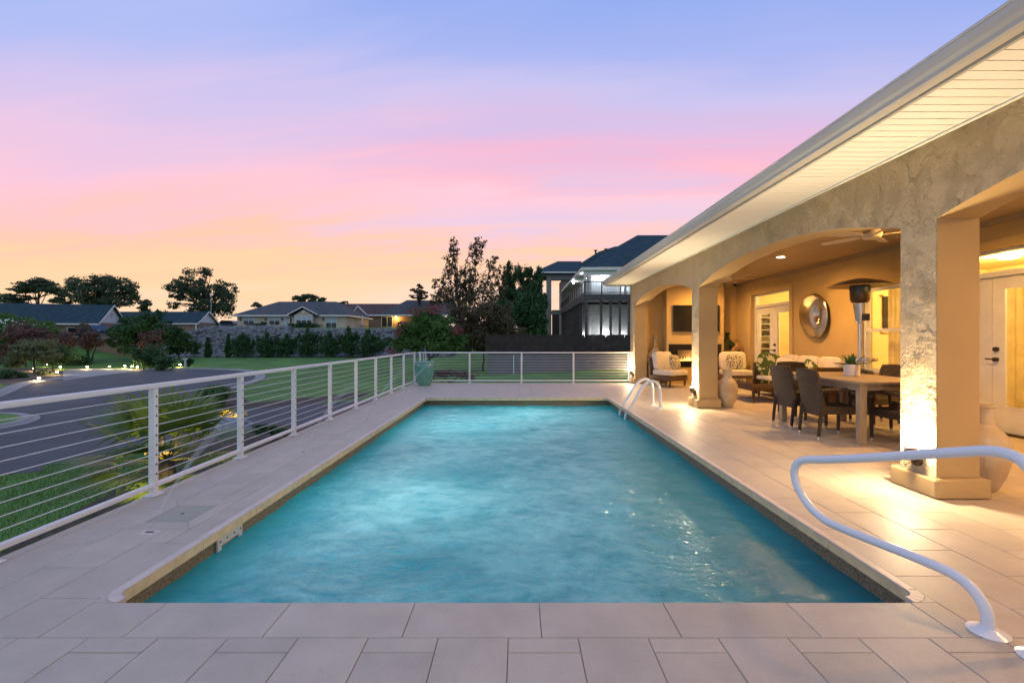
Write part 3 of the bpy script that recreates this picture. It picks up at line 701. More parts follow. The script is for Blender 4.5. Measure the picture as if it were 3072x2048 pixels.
# deck jet fittings and streams
def jet(y, x, label, lab2, vis):
    r = thing('deck_jet', label, 'water jet', (x, y, 0), 0, 'deck jets along the left of the pool')
    s = MB(); s.rbox(-.05,.05,-.035,.035,-.01,.004,.002,1); part('cover_plate', s, m_coping, r)
    s = MB(); s.box(-.02,.03,-.008,.008,.004,.007); part('slot', s, m_dark, r)
    st = thing('water_stream', lab2, 'water stream', (x, y, .004), 0, 'arcs of water from the deck jets')
    s = MB(); n = 60; k_ = 1.22; sl = 2.02; fade = []
    for (dy, rr_, am) in ((0, 1.0, 1.0),):
        pts = []; rad = []
        for i in range(n+1):
            t = i/n*1.73; pts.append((t, dy*(1+t*2), sl*t-k_*t*t+dy*.5)); rad.append((.0035+.012*t+.11*t*t)*rr_)
        b4 = len(s.v); s.tube(pts, rad, 8, cap=False)
        for i in range(n+1):
            t = i/n*1.73; fade += [am*vis*(.04+.06*min(1,t/.10)+.03*math.exp(-((t-.25)/.12)**2))*max(0, min(1, (.68-t)/.40))]*8
    o = part('arc', s, m_spray, st, smooth='all')
    at = o.data.attributes.new('fade', 'FLOAT', 'POINT'); at.data.foreach_set('value', np.array(fade, dtype=np.float32))
jet(3.0, -2.43, 'flush deck jet nearest the camera, below the skimmer lid', 'arc of water rising from the deck jet nearest the camera', 1.0)
jet(5.12, -2.42, 'flush deck jet level with the third railing post', 'thin arc of water crossing the railing halfway along', 1.0)
jet(7.3, -2.42, 'flush deck jet level with the fifth railing post', 'thin arc of water third from the camera', 1.0)
jet(9.5, -2.42, 'flush deck jet farthest from the camera, in front of the teal pot', 'thin arc of water rising in front of the teal pot', 1.0)
# white bracket at the waterline
br = thing('wall_bracket', 'white perforated step bracket on the left pool wall at the waterline', 'bracket', (WXL+.016, 3.27, -.15))
s = MB(); s.box(0,.012,-.14,.14,-.012,.045); part('plate', s, m_white, br)
for y0 in (-.14, .10):
    s = MB(); s.box(0,.012,y0,y0+.04,-.07,-.0125); part('leg', s, m_white, br)
for y0 in (-.115,-.04,.04,.115):
    s = MB(); s.tube([(.0125,y0,.02),(.015,y0,.02)], .007, 8); part('screw', s, m_bronze, br)

# ------------------------------------------------------------------ cable railings
def railing(label, p0, p1, posts, extra=()):
    P0 = Vector(p0); P1 = Vector(p1); L = (P1-P0).length; d = (P1-P0).normalized()
    rz = math.atan2(d.y, d.x)
    r = thing('cable_railing', label, 'railing', (P0.x, P0.y, 0), rz)
    s = MB(); s.rbox(-.03, L+.03, -.029, .029, .872, .910, .006, 2); part('top_rail', s, m_white, r, smooth=True)
    s = MB(); s.rbox(-.02, L+.02, -.020, .020, .060, .096, .006, 2); part('bottom_rail', s, m_white, r, smooth=True)
    for k in range(9):
        z = .806-.0793*k
        s = MB(); s.tube([(0,0,z),(L,0,z)], .0035, 6); part('cable', s, m_cable, r, smooth='all')
    pm = MB(); pm.rbox(-.0245,.0245,-.0245,.0245,.004,.871,.004,1); pme = me_of('post', pm, m_white)
    bm_ = MB(); bm_.rbox(-.06,.06,-.05,.05,0,.009,.003,1); bme = me_of('base_plate', bm_, m_white)
    hm = MB(); hm.tube([(0,-.028,0),(0,-.0245,0)], .0075, 8); hme = me_of('cable_fitting', hm, m_bronze)
    for t in posts:
        o = link('post', pme, r, loc=(t, 0, 0)); link('base_plate', bme, o)
        for k in range(9):
            link('cable_fitting', hme, o, loc=(0, 0, .806-.0793*k))
    for t in extra:
        s = MB(); s.box(t-.010, t+.010, -.010, .010, .10, .871); part('picket', s, m_white, r)
    return r
RX = -2.985
railing('long white cable railing down the left edge of the pool deck', (RX, .22, 0), (RX, 13.26, 0), [Y_-.22 for Y_ in (1.39,2.56,3.73,4.90,6.07,7.24,8.41,9.58,10.75,11.92,13.18)], ())
railing('white cable railing across the far end of the pool deck', (RX+.10, 13.32, 0), (3.36, 13.32, 0), [0.03, 1.48, 3.00, 4.52, 6.22], (.14, .20, 6.13))

# teal pot
r = thing('planter_pot', 'tall teal glazed ribbed pot in the far left corner of the deck', 'pot', (-2.60, 12.72, 0))
s = MB(); prof = [(.02,0),(.165,0),(.175,.02)]
for i in range(40):
    t = i/39; z = .03+t*.58; rr = .175+.105*math.sin(min(1, t*1.08)*math.pi*.52) - (.02*max(0, t-.9)*10*.5)
    prof.append((rr + (.008 if i % 2 else 0), z))
prof += [(.275,.63),(.268,.655),(.25,.66),(.245,.64),(.24,.55),(.02,.5)]
s.lathe(prof, 36); part('body', s, m_teal, r, smooth='all')
s = MB(); s.lathe([(.27,.635),(.281,.643),(.278,.658),(.262,.664),(.25,.655)], 36, cap=False); part('rim', s, m_teal, r, smooth='all')

# ------------------------------------------------------------------ the house with the patio
WZT = 2.90
house = thing('patio_house', 'tan stucco house with arched covered patio and white eaves on the right', 'house', (3.37, 3.6, 0))
CW = .345
cols = [(-1.2, -.855), (3.665, 4.006), (8.466, 8.80), (13.10, 13.46)]
for (a, b) in cols:
    s = MB(); s.box(3.37, 3.37+CW, a, b, .0, 2.245)
    nfaces = 0
    part('column', s, m_stucco, house, world=True)
    s = MB(); s.rbox(3.37-.05, 3.37+CW+.05, a-.055, b+.055, .004, .16, .014, 2); 
    for i, v in enumerate(s.v):
        if v[2] > .1: s.v[i] = (v[0]+rnd.uniform(-.004,.004), v[1]+rnd.uniform(-.006,.006), v[2]+rnd.uniform(-.006,.006))
    part('plinth', s, m_stucco_s, house, world=True)
def arch_z(t): t = abs(t); return 2.245 + .295*(1-t**2.3)
s = MB(); inn = MB()
n = 30
for (ya, yb) in ((-.855, 3.665), (4.006, 8.466), (8.80, 13.10)):
    for i in range(n):
        t0 = -1+2*i/n; t1 = -1+2*(i+1)/n
        y0 = ya+(yb-ya)*i/n; y1 = ya+(yb-ya)*(i+1)/n; z0 = arch_z(t0); z1 = arch_z(t1)
        x0, x1 = 3.37, 3.37+CW
        s.add([(x0,y0,z0),(x0,y1,z1),(x0,y1,WZT),(x0,y0,WZT)], [(3,2,1,0)])
        inn.add([(x1,y0,z0),(x1,y1,z1),(x1,y1,WZT),(x1,y0,WZT)], [(0,1,2,3)])
        inn.add([(x0,y0,z0),(x0,y1,z1),(x1,y1,z1),(x1,y0,z0)], [(0,1,2,3)])
for (a, b) in cols:
    s.add([(3.37,a,2.245),(3.37,b,2.245),(3.37,b,WZT),(3.37,a,WZT)], [(3,2,1,0)]); inn.add([(3.37+CW,a,2.245),(3.37+CW,b,2.245),(3.37+CW,b,WZT),(3.37+CW,a,WZT)], [(0,1,2,3)])
s.add([(3.37,13.46,2.245),(3.37+CW,13.46,2.245),(3.37+CW,13.46,WZT),(3.37,13.46,WZT)], [(0,1,2,3)])
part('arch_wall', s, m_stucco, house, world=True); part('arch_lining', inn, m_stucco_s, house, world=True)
# smooth skins on the camera-facing side of each column
for (a, b) in cols[1:]:
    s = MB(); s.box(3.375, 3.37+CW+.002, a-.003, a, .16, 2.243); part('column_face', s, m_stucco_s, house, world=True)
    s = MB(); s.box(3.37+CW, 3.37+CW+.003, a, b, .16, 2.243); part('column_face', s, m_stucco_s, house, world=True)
# end wall, fireplace breast, back wall with openings, ceiling
BX = 6.47
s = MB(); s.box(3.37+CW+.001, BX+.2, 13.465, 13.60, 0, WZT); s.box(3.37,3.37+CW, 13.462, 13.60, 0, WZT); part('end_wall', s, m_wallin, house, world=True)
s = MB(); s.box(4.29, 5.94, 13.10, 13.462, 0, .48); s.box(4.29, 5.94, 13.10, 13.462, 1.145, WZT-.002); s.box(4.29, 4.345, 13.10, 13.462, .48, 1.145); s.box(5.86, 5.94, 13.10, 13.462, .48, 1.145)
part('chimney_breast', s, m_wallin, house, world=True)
D1 = (10.80, 12.60, 0, 2.50); D2 = (5.40, 7.23, 0, 2.50); W1 = (7.55, 8.55, .68, 2.22)
s = MB(); segs = sorted([D1, D2, W1, (1.2, 3.0, 0, 2.5)]); y = -2.2
for (a, b, z0, z1) in segs:
    s.box(BX, BX+.2, y, a, 0, WZT)
    s.box(BX, BX+.2, a, b, z1, WZT)
    if z0 > 0: s.box(BX, BX+.2, a, b, 0, z0)
    y = b
s.box(BX, BX+.2, y, 13.463, 0, WZT)
part('back_wall', s, m_wallin, house, world=True)
for (a, b, z0, z1) in (D1, D2):
    s = MB(); w = .12
    s.box(BX-.03, BX-.001, a-w, a, z0, z1+w); s.box(BX-.03, BX-.001, b, b+w, z0, z1+w); s.box(BX-.03, BX-.001, a, b, z1, z1+w)
    part('door_surround', s, m_wallin, house, world=True)
s = MB(); s.box(3.37+CW, BX, -2.2, 13.46, WZT, WZT+.05); part('ceiling', s, m_ceil, house, world=True)
s = MB(); s.box(BX-.02, BX-.001, -2, 13.45, 2.82, 2.898); part('cornice', s, m_ceil, house, world=True)
# doors
def french(y0, y1, z1, handle_side):
    f = MB(); xf = BX+.09; t = .06
    f.box(xf, xf+.1, y0, y0+t, 0, z1); f.box(xf, xf+.1, y1-t, y1, 0, z1); f.box(xf, xf+.1, y0+t, y1-t, z1-.04, z1); f.box(xf-.02, xf+.1, y0+t, y1-t, 2.13, 2.20)
    d = part('french_door', f, m_whitewood, house, world=True)
    gp = MB(); gp.box(xf+.04, xf+.046, y0+t, y1-t, 2.20, z1-.04); part('transom_pane', gp, m_glass, d, world=True)
    ym = (y0+y1)/2
    for (a, b) in ((y0+t+.003, ym-.003), (ym+.003, y1-t-.003)):
        s = MB(); st = .15; xa, xb = xf+.025, xf+.07; gx0 = .35
        s.box(xa, xb, a, a+st, .02, 2.125); s.box(xa, xb, b-st, b, .02, 2.125); s.box(xa, xb, a+st, b-st, .02, gx0); s.box(xa, xb, a+st, b-st, 1.97, 2.125)
        for (c_, e_, z0, z2) in ((a+st, a+st+.02, gx0, 1.97), (b-st-.02, b-st, gx0, 1.97)): s.box(xa-.008, xa, c_, e_, z0, z2)
        s.box(xa-.008, xa, a+st+.02, b-st-.02, gx0, gx0+.02); s.box(xa-.008, xa, a+st+.02, b-st-.02, 1.95, 1.97)
        part('door_leaf', s, m_whitewood, d, world=True)
        gp = MB(); gp.box(xf+.045, xf+.05, a+st, b-st, gx0, 1.97); part('pane', gp, m_glass, d, world=True)
    hy = ym-.065
    s = MB(); s.tube([(xf+.026,hy,1.0),(xf-.02,hy,1.0)], .028, 12); s.tube([(xf-.02,hy,1.0),(xf-.035,hy-.03,1.0),(xf-.035,hy+.10,1.005)], .010, 8); part('handle', s, m_bronze, d, world=True, smooth=True)
    s = MB(); s.tube([(xf+.026,hy,1.14),(xf-.01,hy,1.14)], .032, 12); part('deadbolt', s, m_bronze, d, world=True, smooth=True)
    s = MB(); s.box(xf-.06, xf-.001, y0+.07, y1-.07, .003, .025); part('threshold', s, m_bronze, d, world=True)
french(*D1[:2], 2.50, 1); french(*D2[:2], 2.50, 1)
a, b, z0, z1 = W1; xf = BX+.03
s = MB(); t = .06
s.box(xf, xf+.09, a, a+t, z0, z1); s.box(xf, xf+.09, b-t, b, z0, z1); s.box(xf, xf+.09, a+t, b-t, z0, z0+t); s.box(xf, xf+.09, a+t, b-t, z1-t, z1); s.box(xf, xf+.07, a+t, b-t, 1.415, 1.47)
w = part('window', s, m_whitewood, house, world=True)
gp = MB(); gp.box(xf+.04, xf+.045, a+t, b-t, z0+t, 1.415); part('pane', gp, m_glass, w, world=True)
gp = MB(); gp.box(xf+.04, xf+.045, a+t, b-t, 1.47, z1-t); part('pane', gp, m_glass, w, world=True)
# rooms behind
s = MB(); RX1 = 9.6
s.box(RX1, RX1+.1, -2.2, 13.6, 0, 2.75); s.box(BX+.2, RX1, -2.2, 13.6, 2.70, 2.75); s.box(BX+.2, RX1, 9.3, 9.4, 0, 2.70); s.box(BX+.2, RX1, 13.55, 13.6, 0, 2.70); s.box(BX+.2, RX1, -2.2, -2.1, 0, 2.70)
part('room_walls', s, m_room, house, world=True)
s = MB(); s.box(BX+.2, RX1, -2.1, 13.55, -.004, .003); part('room_floor', s, m_roomfl, house, world=True)
for (x, y, e) in ((8.0, 11.6, 170), (8.2, 7.6, 190), (8.0, 5.0, 190)):
    r = thing('room_light', {11.6:'warm ceiling light in the room behind the far french door', 7.6:'warm ceiling light in the room behind the sash window', 5.0:'warm ceiling light in the room behind the near french door'}[y], 'ceiling light', (x, y, 2.70))
    s = MB(); s.lathe([(.14,-.001),(.15,-.03),(.12,-.07),(.02,-.09)], 20); part('shade', s, emat('lit_shade_%d' % y, WARM2, 8), r, smooth='all')
    lamp('room_lamp', 'POINT', (0, 0, -.25), e, (1.0,.66,.22), r, .12, world=False)
# things seen through the glass
r = thing('bookcase', 'white shelf of dark boxes seen through the far french door', 'bookcase', (6.98, 13.26, .003))
s = MB(); s.box(0,.66,0,.28,0,.03); s.box(0,.66,.26,.28,.03,2.3); s.box(0,.03,0,.26,.03,2.3); s.box(.63,.66,0,.26,.03,2.3); part('carcass', s, m_whitewood, r)
for i in range(12):
    z = .10+i*.18
    s = MB(); s.box(.03,.63,0,.26,z,z+.02); part('shelf', s, m_whitewood, r)
    if i not in (6,):
        s = MB(); s.box(.10,.36,.02,.2,z+.021,z+.085); part('dark_box', s, m_dark, r)
        s = MB(); s.box(.42,.50,.02,.2,z+.021,z+.12); part('dark_box', s, m_wood, r)
r = thing('curtain', 'long pale yellow curtain hanging behind the sash window', 'curtain', (BX+.34, 8.35, 0.1))
s = MB(); pts = [(.03*math.sin(i*1.3), -.5+i*.5/24) for i in range(25)]
for i, p in enumerate(pts): s.v += [(p[0], p[1], 0), (p[0], p[1], 2.3)]
s.f = [(2*i, 2*i+2, 2*i+3, 2*i+1) for i in range(24)]; part('fabric', s, m_curtain, r, smooth='all')
r = thing('wall_panel', 'dark framed picture on the room wall behind the sash window', 'picture', (7.8, 9.255, .55), R(90))
s = MB(); s.box(0,.03,-.35,.35,.9,1.6); part('picture', s, m_black, r); s = MB(); s.box(-.01,.03,-.38,.38,.86,.899); s.box(-.01,.03,-.38,.38,1.601,1.64); part('frame', s, m_room, r)
r = thing('bathtub', 'rounded cream tub glimpsed through the near french door', 'tub', (7.75, 6.95, .003))
s = MB(); s.cushion(0,0,.32,.9,1.5,.62,.3,8); part('tub_shell', s, m_room, r, smooth='all')
s = MB(); s.tube([(.2+.45*0,-.0,.6),(.2,0,.85),(.05,0,.9)], .015, 8); part('tap', s, m_silver, r, smooth=True)
r = thing('door_curtain', 'tall white curtain standing inside the near french door', 'curtain', (BX+.5, 6.47, .003))
s = MB(); pts = [(.03*math.sin(i*1.3), -.5+i*.5/24) for i in range(25)]
for i, p in enumerate(pts): s.v += [(p[0], p[1], 0), (p[0], p[1], 2.2)]
s.f = [(2*i, 2*i+2, 2*i+3, 2*i+1) for i in range(24)]; part('fabric', s, m_curtain, r, smooth='all')

# eaves: soffit boards, fascia, gutter, roof
EY = 13.78
sb = {}
y = EY-.02; i = 0
s = MB(); s.box(-.325+.0, .325, -.0455, .0455, 0, .014); s.v = [(p[0], p[1], p[2]) for p in s.v]
me_s = me_of('soffit_plank', s, m_soffit)
while y > -2.0:
    o = link('soffit_plank', me_s, house, loc=(2.705+.325-3.37+.01, y-.05-3.6, WZT))
    y -= .10
s = MB(); s.box(2.715, 3.37, -2.1, EY-.02, WZT+.006, WZT+.02); part('soffit_backing', s, pmat('soffit_groove', (.16,.12,.07), .8), house, world=True)
s = MB(); s.box(3.335, 3.369, -2.1, EY-.4, WZT-.014, WZT-.001); part('soffit_trim', s, m_soffit, house, world=True)
s = MB(); s.box(2.68, 2.704, -2.2, EY, WZT-.02, WZT+.16); s.box(2.704, 3.6, EY-.02, EY, WZT-.02, WZT+.16); part('fascia', s, m_gutter, house, world=True)
s = MB(); prof = [(2.676,WZT-.002),(2.62,WZT-.002),(2.60,WZT+.01),(2.592,WZT+.035),(2.575,WZT+.055),(2.560,WZT+.085),(2.556,WZT+.115),(2.548,WZT+.118),(2.548,WZT+.130),(2.562,WZT+.130),(2.562,WZT+.120),(2.566,WZT+.11),(2.60,WZT+.05),(2.625,WZT+.01),(2.672,WZT+.01),(2.676,WZT+.13)]
s.prism(prof, 'y', -2.2, EY+.02); part('gutter', s, m_gutter, house, world=True)
s = MB(); s.prism([(2.60,WZT+.128),(2.59,WZT+.136),(6.6,WZT+1.68),(10.6,WZT+.136),(10.6,WZT+.128),(6.6,WZT+1.66)], 'y', -2.3, EY+.05); part('roof', s, m_shingle, house, world=True)
for i in range(110):
    yy = -1.5+i*.14
    s = MB(); s.box(2.585, 2.80, yy, yy+.134, WZT+.138, WZT+.143+rnd.uniform(0,.006)); part('shingle', s, m_shingle, house, world=True)
s = MB(); s.box(3.37+CW, 3.5+CW, EY-.33, EY-.02, WZT-.015, WZT+.02); part('eave_return', s, m_soffit, house, world=True)

# ------------------------------------------------------------------ lights on the house
glow = emat('lit_bulb', (1.0,.72,.35), 220)
def uplight(y, label, e):
    r = thing('wall_uplight', label, 'wall light', (3.37, y, .255), 0, 'bronze uplights on the patio columns')
    s = MB(); s.tube([(0,0,0),(-.022,0,0)], .045, 18); part('canopy_plate', s, m_bronze, r, smooth=True)
    s = MB(); s.tube([(-.022,0,0),(-.05,0,.005),(-.062,0,.03)], .012, 8); part('arm', s, m_bronze, r, smooth=True)
    s = MB(); s.lathe([(.018,.02),(.034,.035),(.040,.085),(.040,.115),(.036,.115),(.034,.08),(.012,.06)], 18, (-.066,0,0), cap=False); part('lamp_head', s, m_bronze, r, smooth=True)
    s = MB(); s.lathe([(.005,.07),(.028,.08),(.030,.105),(.020,.122),(.003,.126)], 14, (-.066,0,0)); part('bulb', s, glow, r, smooth='all')
    lamp('uplight_beam', 'SPOT', (-.085, 0, .14), e*.56, WARM2, r, .025, rot=(R(180), R(-16), 0), angle=R(88), blend=1.0, world=False)
    lamp('uplight_spill', 'POINT', (-.105, 0, .17), e*.20, WARM2, r, .03, world=False)
uplight(3.83, 'bronze uplight on the nearest patio column, glowing white hot', 230)
uplight(8.63, 'bronze uplight on the middle patio column beside the vase', 230)
uplight(13.24, 'bronze uplight on the farthest patio column by the far railing', 200)
uplight(-1.0, 'bronze uplight on the patio column beside the camera', 230)
def recessed(x, y, label, e):
    r = thing('recessed_light', label, 'ceiling light', (x, y, WZT), 0, 'recessed lights in the patio ceiling')
    s = MB(); s.lathe([(.095,-.001),(.095,-.008),(.07,-.010),(.068,-.002)], 24, cap=False); part('trim_ring', s, m_white, r, smooth=True)
    s = MB(); s.lathe([(.001,-.004),(.067,-.004),(.067,-.003),(.001,-.003)], 24, cap=False); part('lens', s, emat('lit_lens', (1,.74,.40), 60), r)
    lamp('recessed_lamp', 'SPOT', (0, 0, -.02), e, WARM, r, .085, rot=(0,0,0), angle=R(176), blend=1.0, world=False)
recessed(5.18, 12.30, 'recessed ceiling light above the television and fireplace', 280)
recessed(5.18, 8.96, 'recessed ceiling light glowing in the middle of the patio ceiling', 360)
recessed(5.10, 5.60, 'recessed ceiling light above the near end of the dining table', 300)
recessed(4.9, 2.2, 'recessed ceiling light over the near end of the patio', 340)
recessed(4.9, -.6, 'recessed ceiling light over the patio beside the camera', 340)

# ceiling fans
def fan():
    r = thing('ceiling_fan', 'white ceiling fan over the dining table', 'ceiling fan', (4.75, 6.1, WZT), 0, 'ceiling fans under the patio roof')
    m_fan = pmat('fan_paint', (.55,.47,.36), .5)
    s = MB(); s.lathe([(.07,-.001),(.07,-.03),(.04,-.06)], 18); part('canopy', s, m_fan, r, smooth=True)
    s = MB(); s.tube([(0,0,-.05),(0,0,-.17)], .013, 8); part('rod', s, m_fan, r)
    s = MB(); s.lathe([(.03,-.16),(.10,-.17),(.12,-.22),(.10,-.27),(.03,-.29)], 22); part('motor', s, m_fan, r, smooth=True)
    s = MB(); s.box(-.055,.055,.16,.66,-.004,.004)
    for i in range(5):
        b_ = MB(); b_.prism([(-.035,.16),(.035,.16),(.065,.35),(.06,.62),(.03,.67),(-.03,.67),(-.06,.62),(-.065,.35)], 'z', -.232, -.225)
        mt = Matrix.Rotation(2*math.pi*i/5+.4, 4, 'Z') @ Matrix.Translation((0,0,-.23)) @ Matrix.Rotation(R(12), 4, 'Y') @ Matrix.Translation((0,0,.23))
        b_.v = [tuple(mt @ Vector(p)) for p in b_.v]; part('blade', b_, m_fan, r)
        a_ = MB(); a_.box(-.012,.012,.10,.19,-.236,-.231); a_.v = [tuple(Matrix.Rotation(2*math.pi*i/5+.4, 4, 'Z') @ Vector(p)) for p in a_.v]; part('blade_bracket', a_, m_fan, r)
    s = MB(); s.tube([(.05,0,-.28),(.05,0,-.42)], .002, 5); part('pull_chain', s, m_silver, r)
    return r
f0 = fan(); copy_tree(f0, None, (4.80, 10.45, WZT), .5, 'white ceiling fan over the lounge seating at the far end')
r = thing('security_camera', 'small dark dome security camera in the far ceiling corner', 'camera', (6.15, 12.9, WZT))
s = MB(); s.lathe([(.045,-.001),(.045,-.03),(.02,-.05)], 14); part('mount', s, m_white, r, smooth=True)
s = MB(); s.lathe([(.005,-.12),(.03,-.11),(.045,-.08),(.04,-.05)], 14); part('dome', s, m_black, r, smooth='all')
# television and fireplace
r = thing('television', 'large black television mounted above the fireplace', 'television', (5.13, 13.10, 1.50))
s = MB(); s.rbox(-.66,.66,-.06,-.001,0,.76,.006,1); part('bezel', s, m_dark, r)
s = MB(); s.box(-.645,.645,-.063,-.0605,.018,.745); part('screen', s, m_black, r)
r = thing('fireplace', 'black glass gas fireplace with a lit ribbon of flames', 'fireplace', (5.10, 13.10, .48))
s = MB(); s.box(-.75,-.50,-.012,.04,0,.662); s.box(.50,.755,-.012,.04,0,.662); s.box(-.50,.50,-.012,.04,.49,.662); s.box(-.50,.50,-.012,.04,0,.17); part('surround', s, m_black, r)
s = MB(); s.box(-.50,.50,.30,.31,.17,.49); s.box(-.51,-.50,.04,.31,.17,.49); s.box(.50,.51,.04,.31,.17,.49); s.box(-.5,.5,.04,.3,.16,.17); s.box(-.5,.5,.04,.3,.49,.5); part('firebox', s, pmat('firebox', (.22,.19,.15), .5), r)
fm = emat('flame', (1.0,.42,.05), 2.2); fm2 = emat('flame_core', (1.0,.66,.16), 3)
for i in range(34):
    x = -.36+i*.0215+rnd.uniform(-.008,.008); h = rnd.uniform(.05,.20)*(1-.5*abs(x/.42)); w_ = rnd.uniform(.012,.022)
    s = MB(); s.lathe([(.002,0),(w_,h*.18),(w_*.8,h*.45),(w_*.35,h*.75),(.001,h)], 7, (x, .16+rnd.uniform(-.04,.04), .172)); part('flame', s, fm if i % 2 else fm2, r, smooth='all')
s = MB(); s.box(-.40,.42,.08,.24,.1705,.178); part('burner_tray', s, m_dark, r)
lamp('fire_glow', 'POINT', (0, .1, .3), 4, (1,.45,.1), r, .06, world=False)

# hammered wall disc
r = thing('wall_sculpture', 'large round hammered metal disc hung on the patio back wall', 'wall art', (BX-.001, 9.82, 1.79))
s = MB(); nr, na = 14, 48
for i in range(nr+1):
    q = i/nr
    for j in range(na):
        t = 2*math.pi*j/na
        R0 = .455*(1+.05*math.sin(t*2+.6)+.035*math.sin(3*t+1.2))
        yy = q*R0*math.cos(t); zz = q*R0*1.06*math.sin(t)
        bowl = .10 + .07*(1-q**2) - .10*math.exp(-(((yy+.17)/.10)**2+((zz-.02)/.17)**2))
        s.v.append((-bowl, yy, zz))
s.f = [(i*na+j, i*na+(j+1) % na, (i+1)*na+(j+1) % na, (i+1)*na+j) for i in range(nr) for j in range(na)]
base = len(s.v); s.v += [(p[0]+.012, p[1], p[2]) for p in s.v[-na:]]
s.f += [(nr*na+j, nr*na+(j+1) % na, base+(j+1) % na, base+j) for j in range(na)]
part('disc', s, m_hammer, r, smooth='all')
s = MB(); s.tube([(0,0,0),(-.09,0,0)], .03, 8); part('wall_mount', s, m_dark, r)

# ------------------------------------------------------------------ furniture
# dining table
r = thing('dining_table', 'long grey brown wooden dining table under the middle arch', 'table', (4.61, 6.30, 0))
s = MB(); s.rbox(-.535,.535,-.87,.88,.735,.765,.004,1)
part('table_top', s, m_wood, r)
s = MB(); s.box(-.49,.49,-.80,-.775,.655,.734); s.box(-.49,.49,.785,.81,.655,.734); s.box(-.50,-.475,-.775,.785,.655,.734); s.box(.475,.50,-.775,.785,.655,.734); part('apron', s, m_wood, r)
for sx_, sy_ in ((-1,-1),(1,-1),(-1,1),(1,1)):
    s = MB(); s.rbox(sx_*.465-.04, sx_*.465+.04, sy_*.81-.04, sy_*.81+.04, .001, .734, .004, 1); part('leg', s, m_wood, r)
def dining_chair():
    r = thing('dining_chair', 'x', 'chair', (3.9, 5.95, 0), 0, 'grey wicker dining chairs round the table')
    # faces +x ; back at x=0
    s = MB(); nu, nv = 8, 12; W = .235; v0 = .30
    for side in (0, 1):
        for j in range(nv+1):
            z = v0 + (.885-v0)*j/nv; lean = -.085*((z-.45)/.44)**1.2 if z > .45 else 0
            ww = W - (.025 if j == nv else (.006 if j == nv-1 else 0))
            for i in range(nu+1):
                q = -1+2*i/nu; bow = -.035*(1-q*q)*min(1, max(0, (z-.4)/.3)); crown = .012*(1-q*q)*(j/nv)**8
                s.v.append((lean+bow + (.038 if side else 0), q*ww, z+crown))
    m_ = (nu+1)*(nv+1)
    for j in range(nv):
        for i in range(nu):
            a = j*(nu+1)+i; s.f.append((a, a+nu+1, a+nu+2, a+1)); s.f.append((m_+a, m_+a+1, m_+a+nu+2, m_+a+nu+1))
    for j in range(nv):
        a = j*(nu+1); s.f.append((a, m_+a, m_+a+nu+1, a+nu+1)); a += nu; s.f.append((a, a+nu+1, m_+a+nu+1, m_+a))
    for i in range(nu):
        a = nv*(nu+1)+i; s.f.append((a, m_+a, m_+a+1, a+1)); a = i; s.f.append((a, a+1, m_+a+1, m_+a))
    part('backrest', s, m_wick, r, smooth=True)
    s = MB(); s.rbox(.035, .50, -.235, .235, .33, .43, .02, 3); part('seat', s, m_wick, r, smooth=True)
    for (x0, y0, t_) in ((.0,-.212,-.03),(.0,.212,-.03),(.475,-.212,0),(.475,.212,0)):
        s = MB(); s.tube([(x0+t_, y0, .05),(x0+.005, y0, .42)], [.019,.024], 8); lg = part('leg', s, m_wick, r, smooth=True)
        s = MB(); s.tube([(x0+t_*1.13, y0, 0),(x0+t_, y0, .05)], [.017,.019], 8); part('foot', s, m_silver, lg)
    for y0 in (-.235, .235):
        s = MB(); pts = smooth_pts([(-.015,y0,.63),(.10,y0*1.04,.645),(.30,y0*1.06,.645),(.43,y0*1.05,.625),(.475,y0,.56),(.478,y0*.95,.42)], 4)
        s.tube(pts, .022, 8); part('armrest', s, m_wick, r, smooth=True)
    return r
ch = dining_chair(); ch.location = (3.90, 6.66, 0); ch.rotation_euler = (0,0,R(3)); ch['label'] = 'wicker dining chair on the pool side of the table, farther from the nearest column'
copy_tree(ch, None, (3.83, 5.94, 0), R(-3), 'wicker dining chair on the pool side of the table, nearer to the nearest column')
copy_tree(ch, None, (5.62, 6.84, 0), R(184), 'wicker dining chair on the wall side of the table, behind the potted agave')
copy_tree(ch, None, (5.62, 6.05, 0), R(178), 'wicker dining chair on the wall side of the table, mostly hidden by the nearest column')
copy_tree(ch, None, (4.63, 5.22, 0), R(88), 'wicker dining chair at the near end of the table beside the column')
copy_tree(ch, None, (4.66, 7.72, 0), R(-92), 'wicker dining chair at the far end of the table')
# agave
r = thing('potted_agave', 'spiky green agave in a white cylinder pot on the dining table', 'potted plant', (4.67, 6.36, .766))
s = MB(); s.lathe([(.001,.002),(.092,.002),(.096,.006),(.096,.158),(.090,.162),(.084,.158),(.084,.13),(.001,.128)], 28); part('pot', s, m_pot, r, smooth=True)
for i in range(20):
    ring = i % 3; az = i*2.4; el = R([72, 48, 22][ring]+rnd.uniform(-6,6)); ln = [.17,.22,.25][ring]*rnd.uniform(.9,1.1); w_ = .026
    s = MB(); K = 6
    for k in range(K+1):
        t = k/K; ww = w_*(.75+.6*t if t < .35 else (1.0-(t-.35)/.65)**.8*.96+.0)*(1 if t < 1 else 0)+.0006
        rr = .012+ln*t*math.cos(el); z = .135+ln*t*math.sin(el)-.05*t*t*(ring == 2)
        c_, s_ = math.cos(az), math.sin(az)
        for q, dz in ((-1, .010*(1-t)), (0, -.006), (1, .010*(1-t))): s.v.append((rr*c_-q*ww*s_, rr*s_+q*ww*c_, z+dz))
    s.f = [(k*3+q, k*3+q+1, k*3+q+4, k*3+q+3) for k in range(K) for q in range(2)]
    part('leaf', s, m_agave, r, smooth='all')
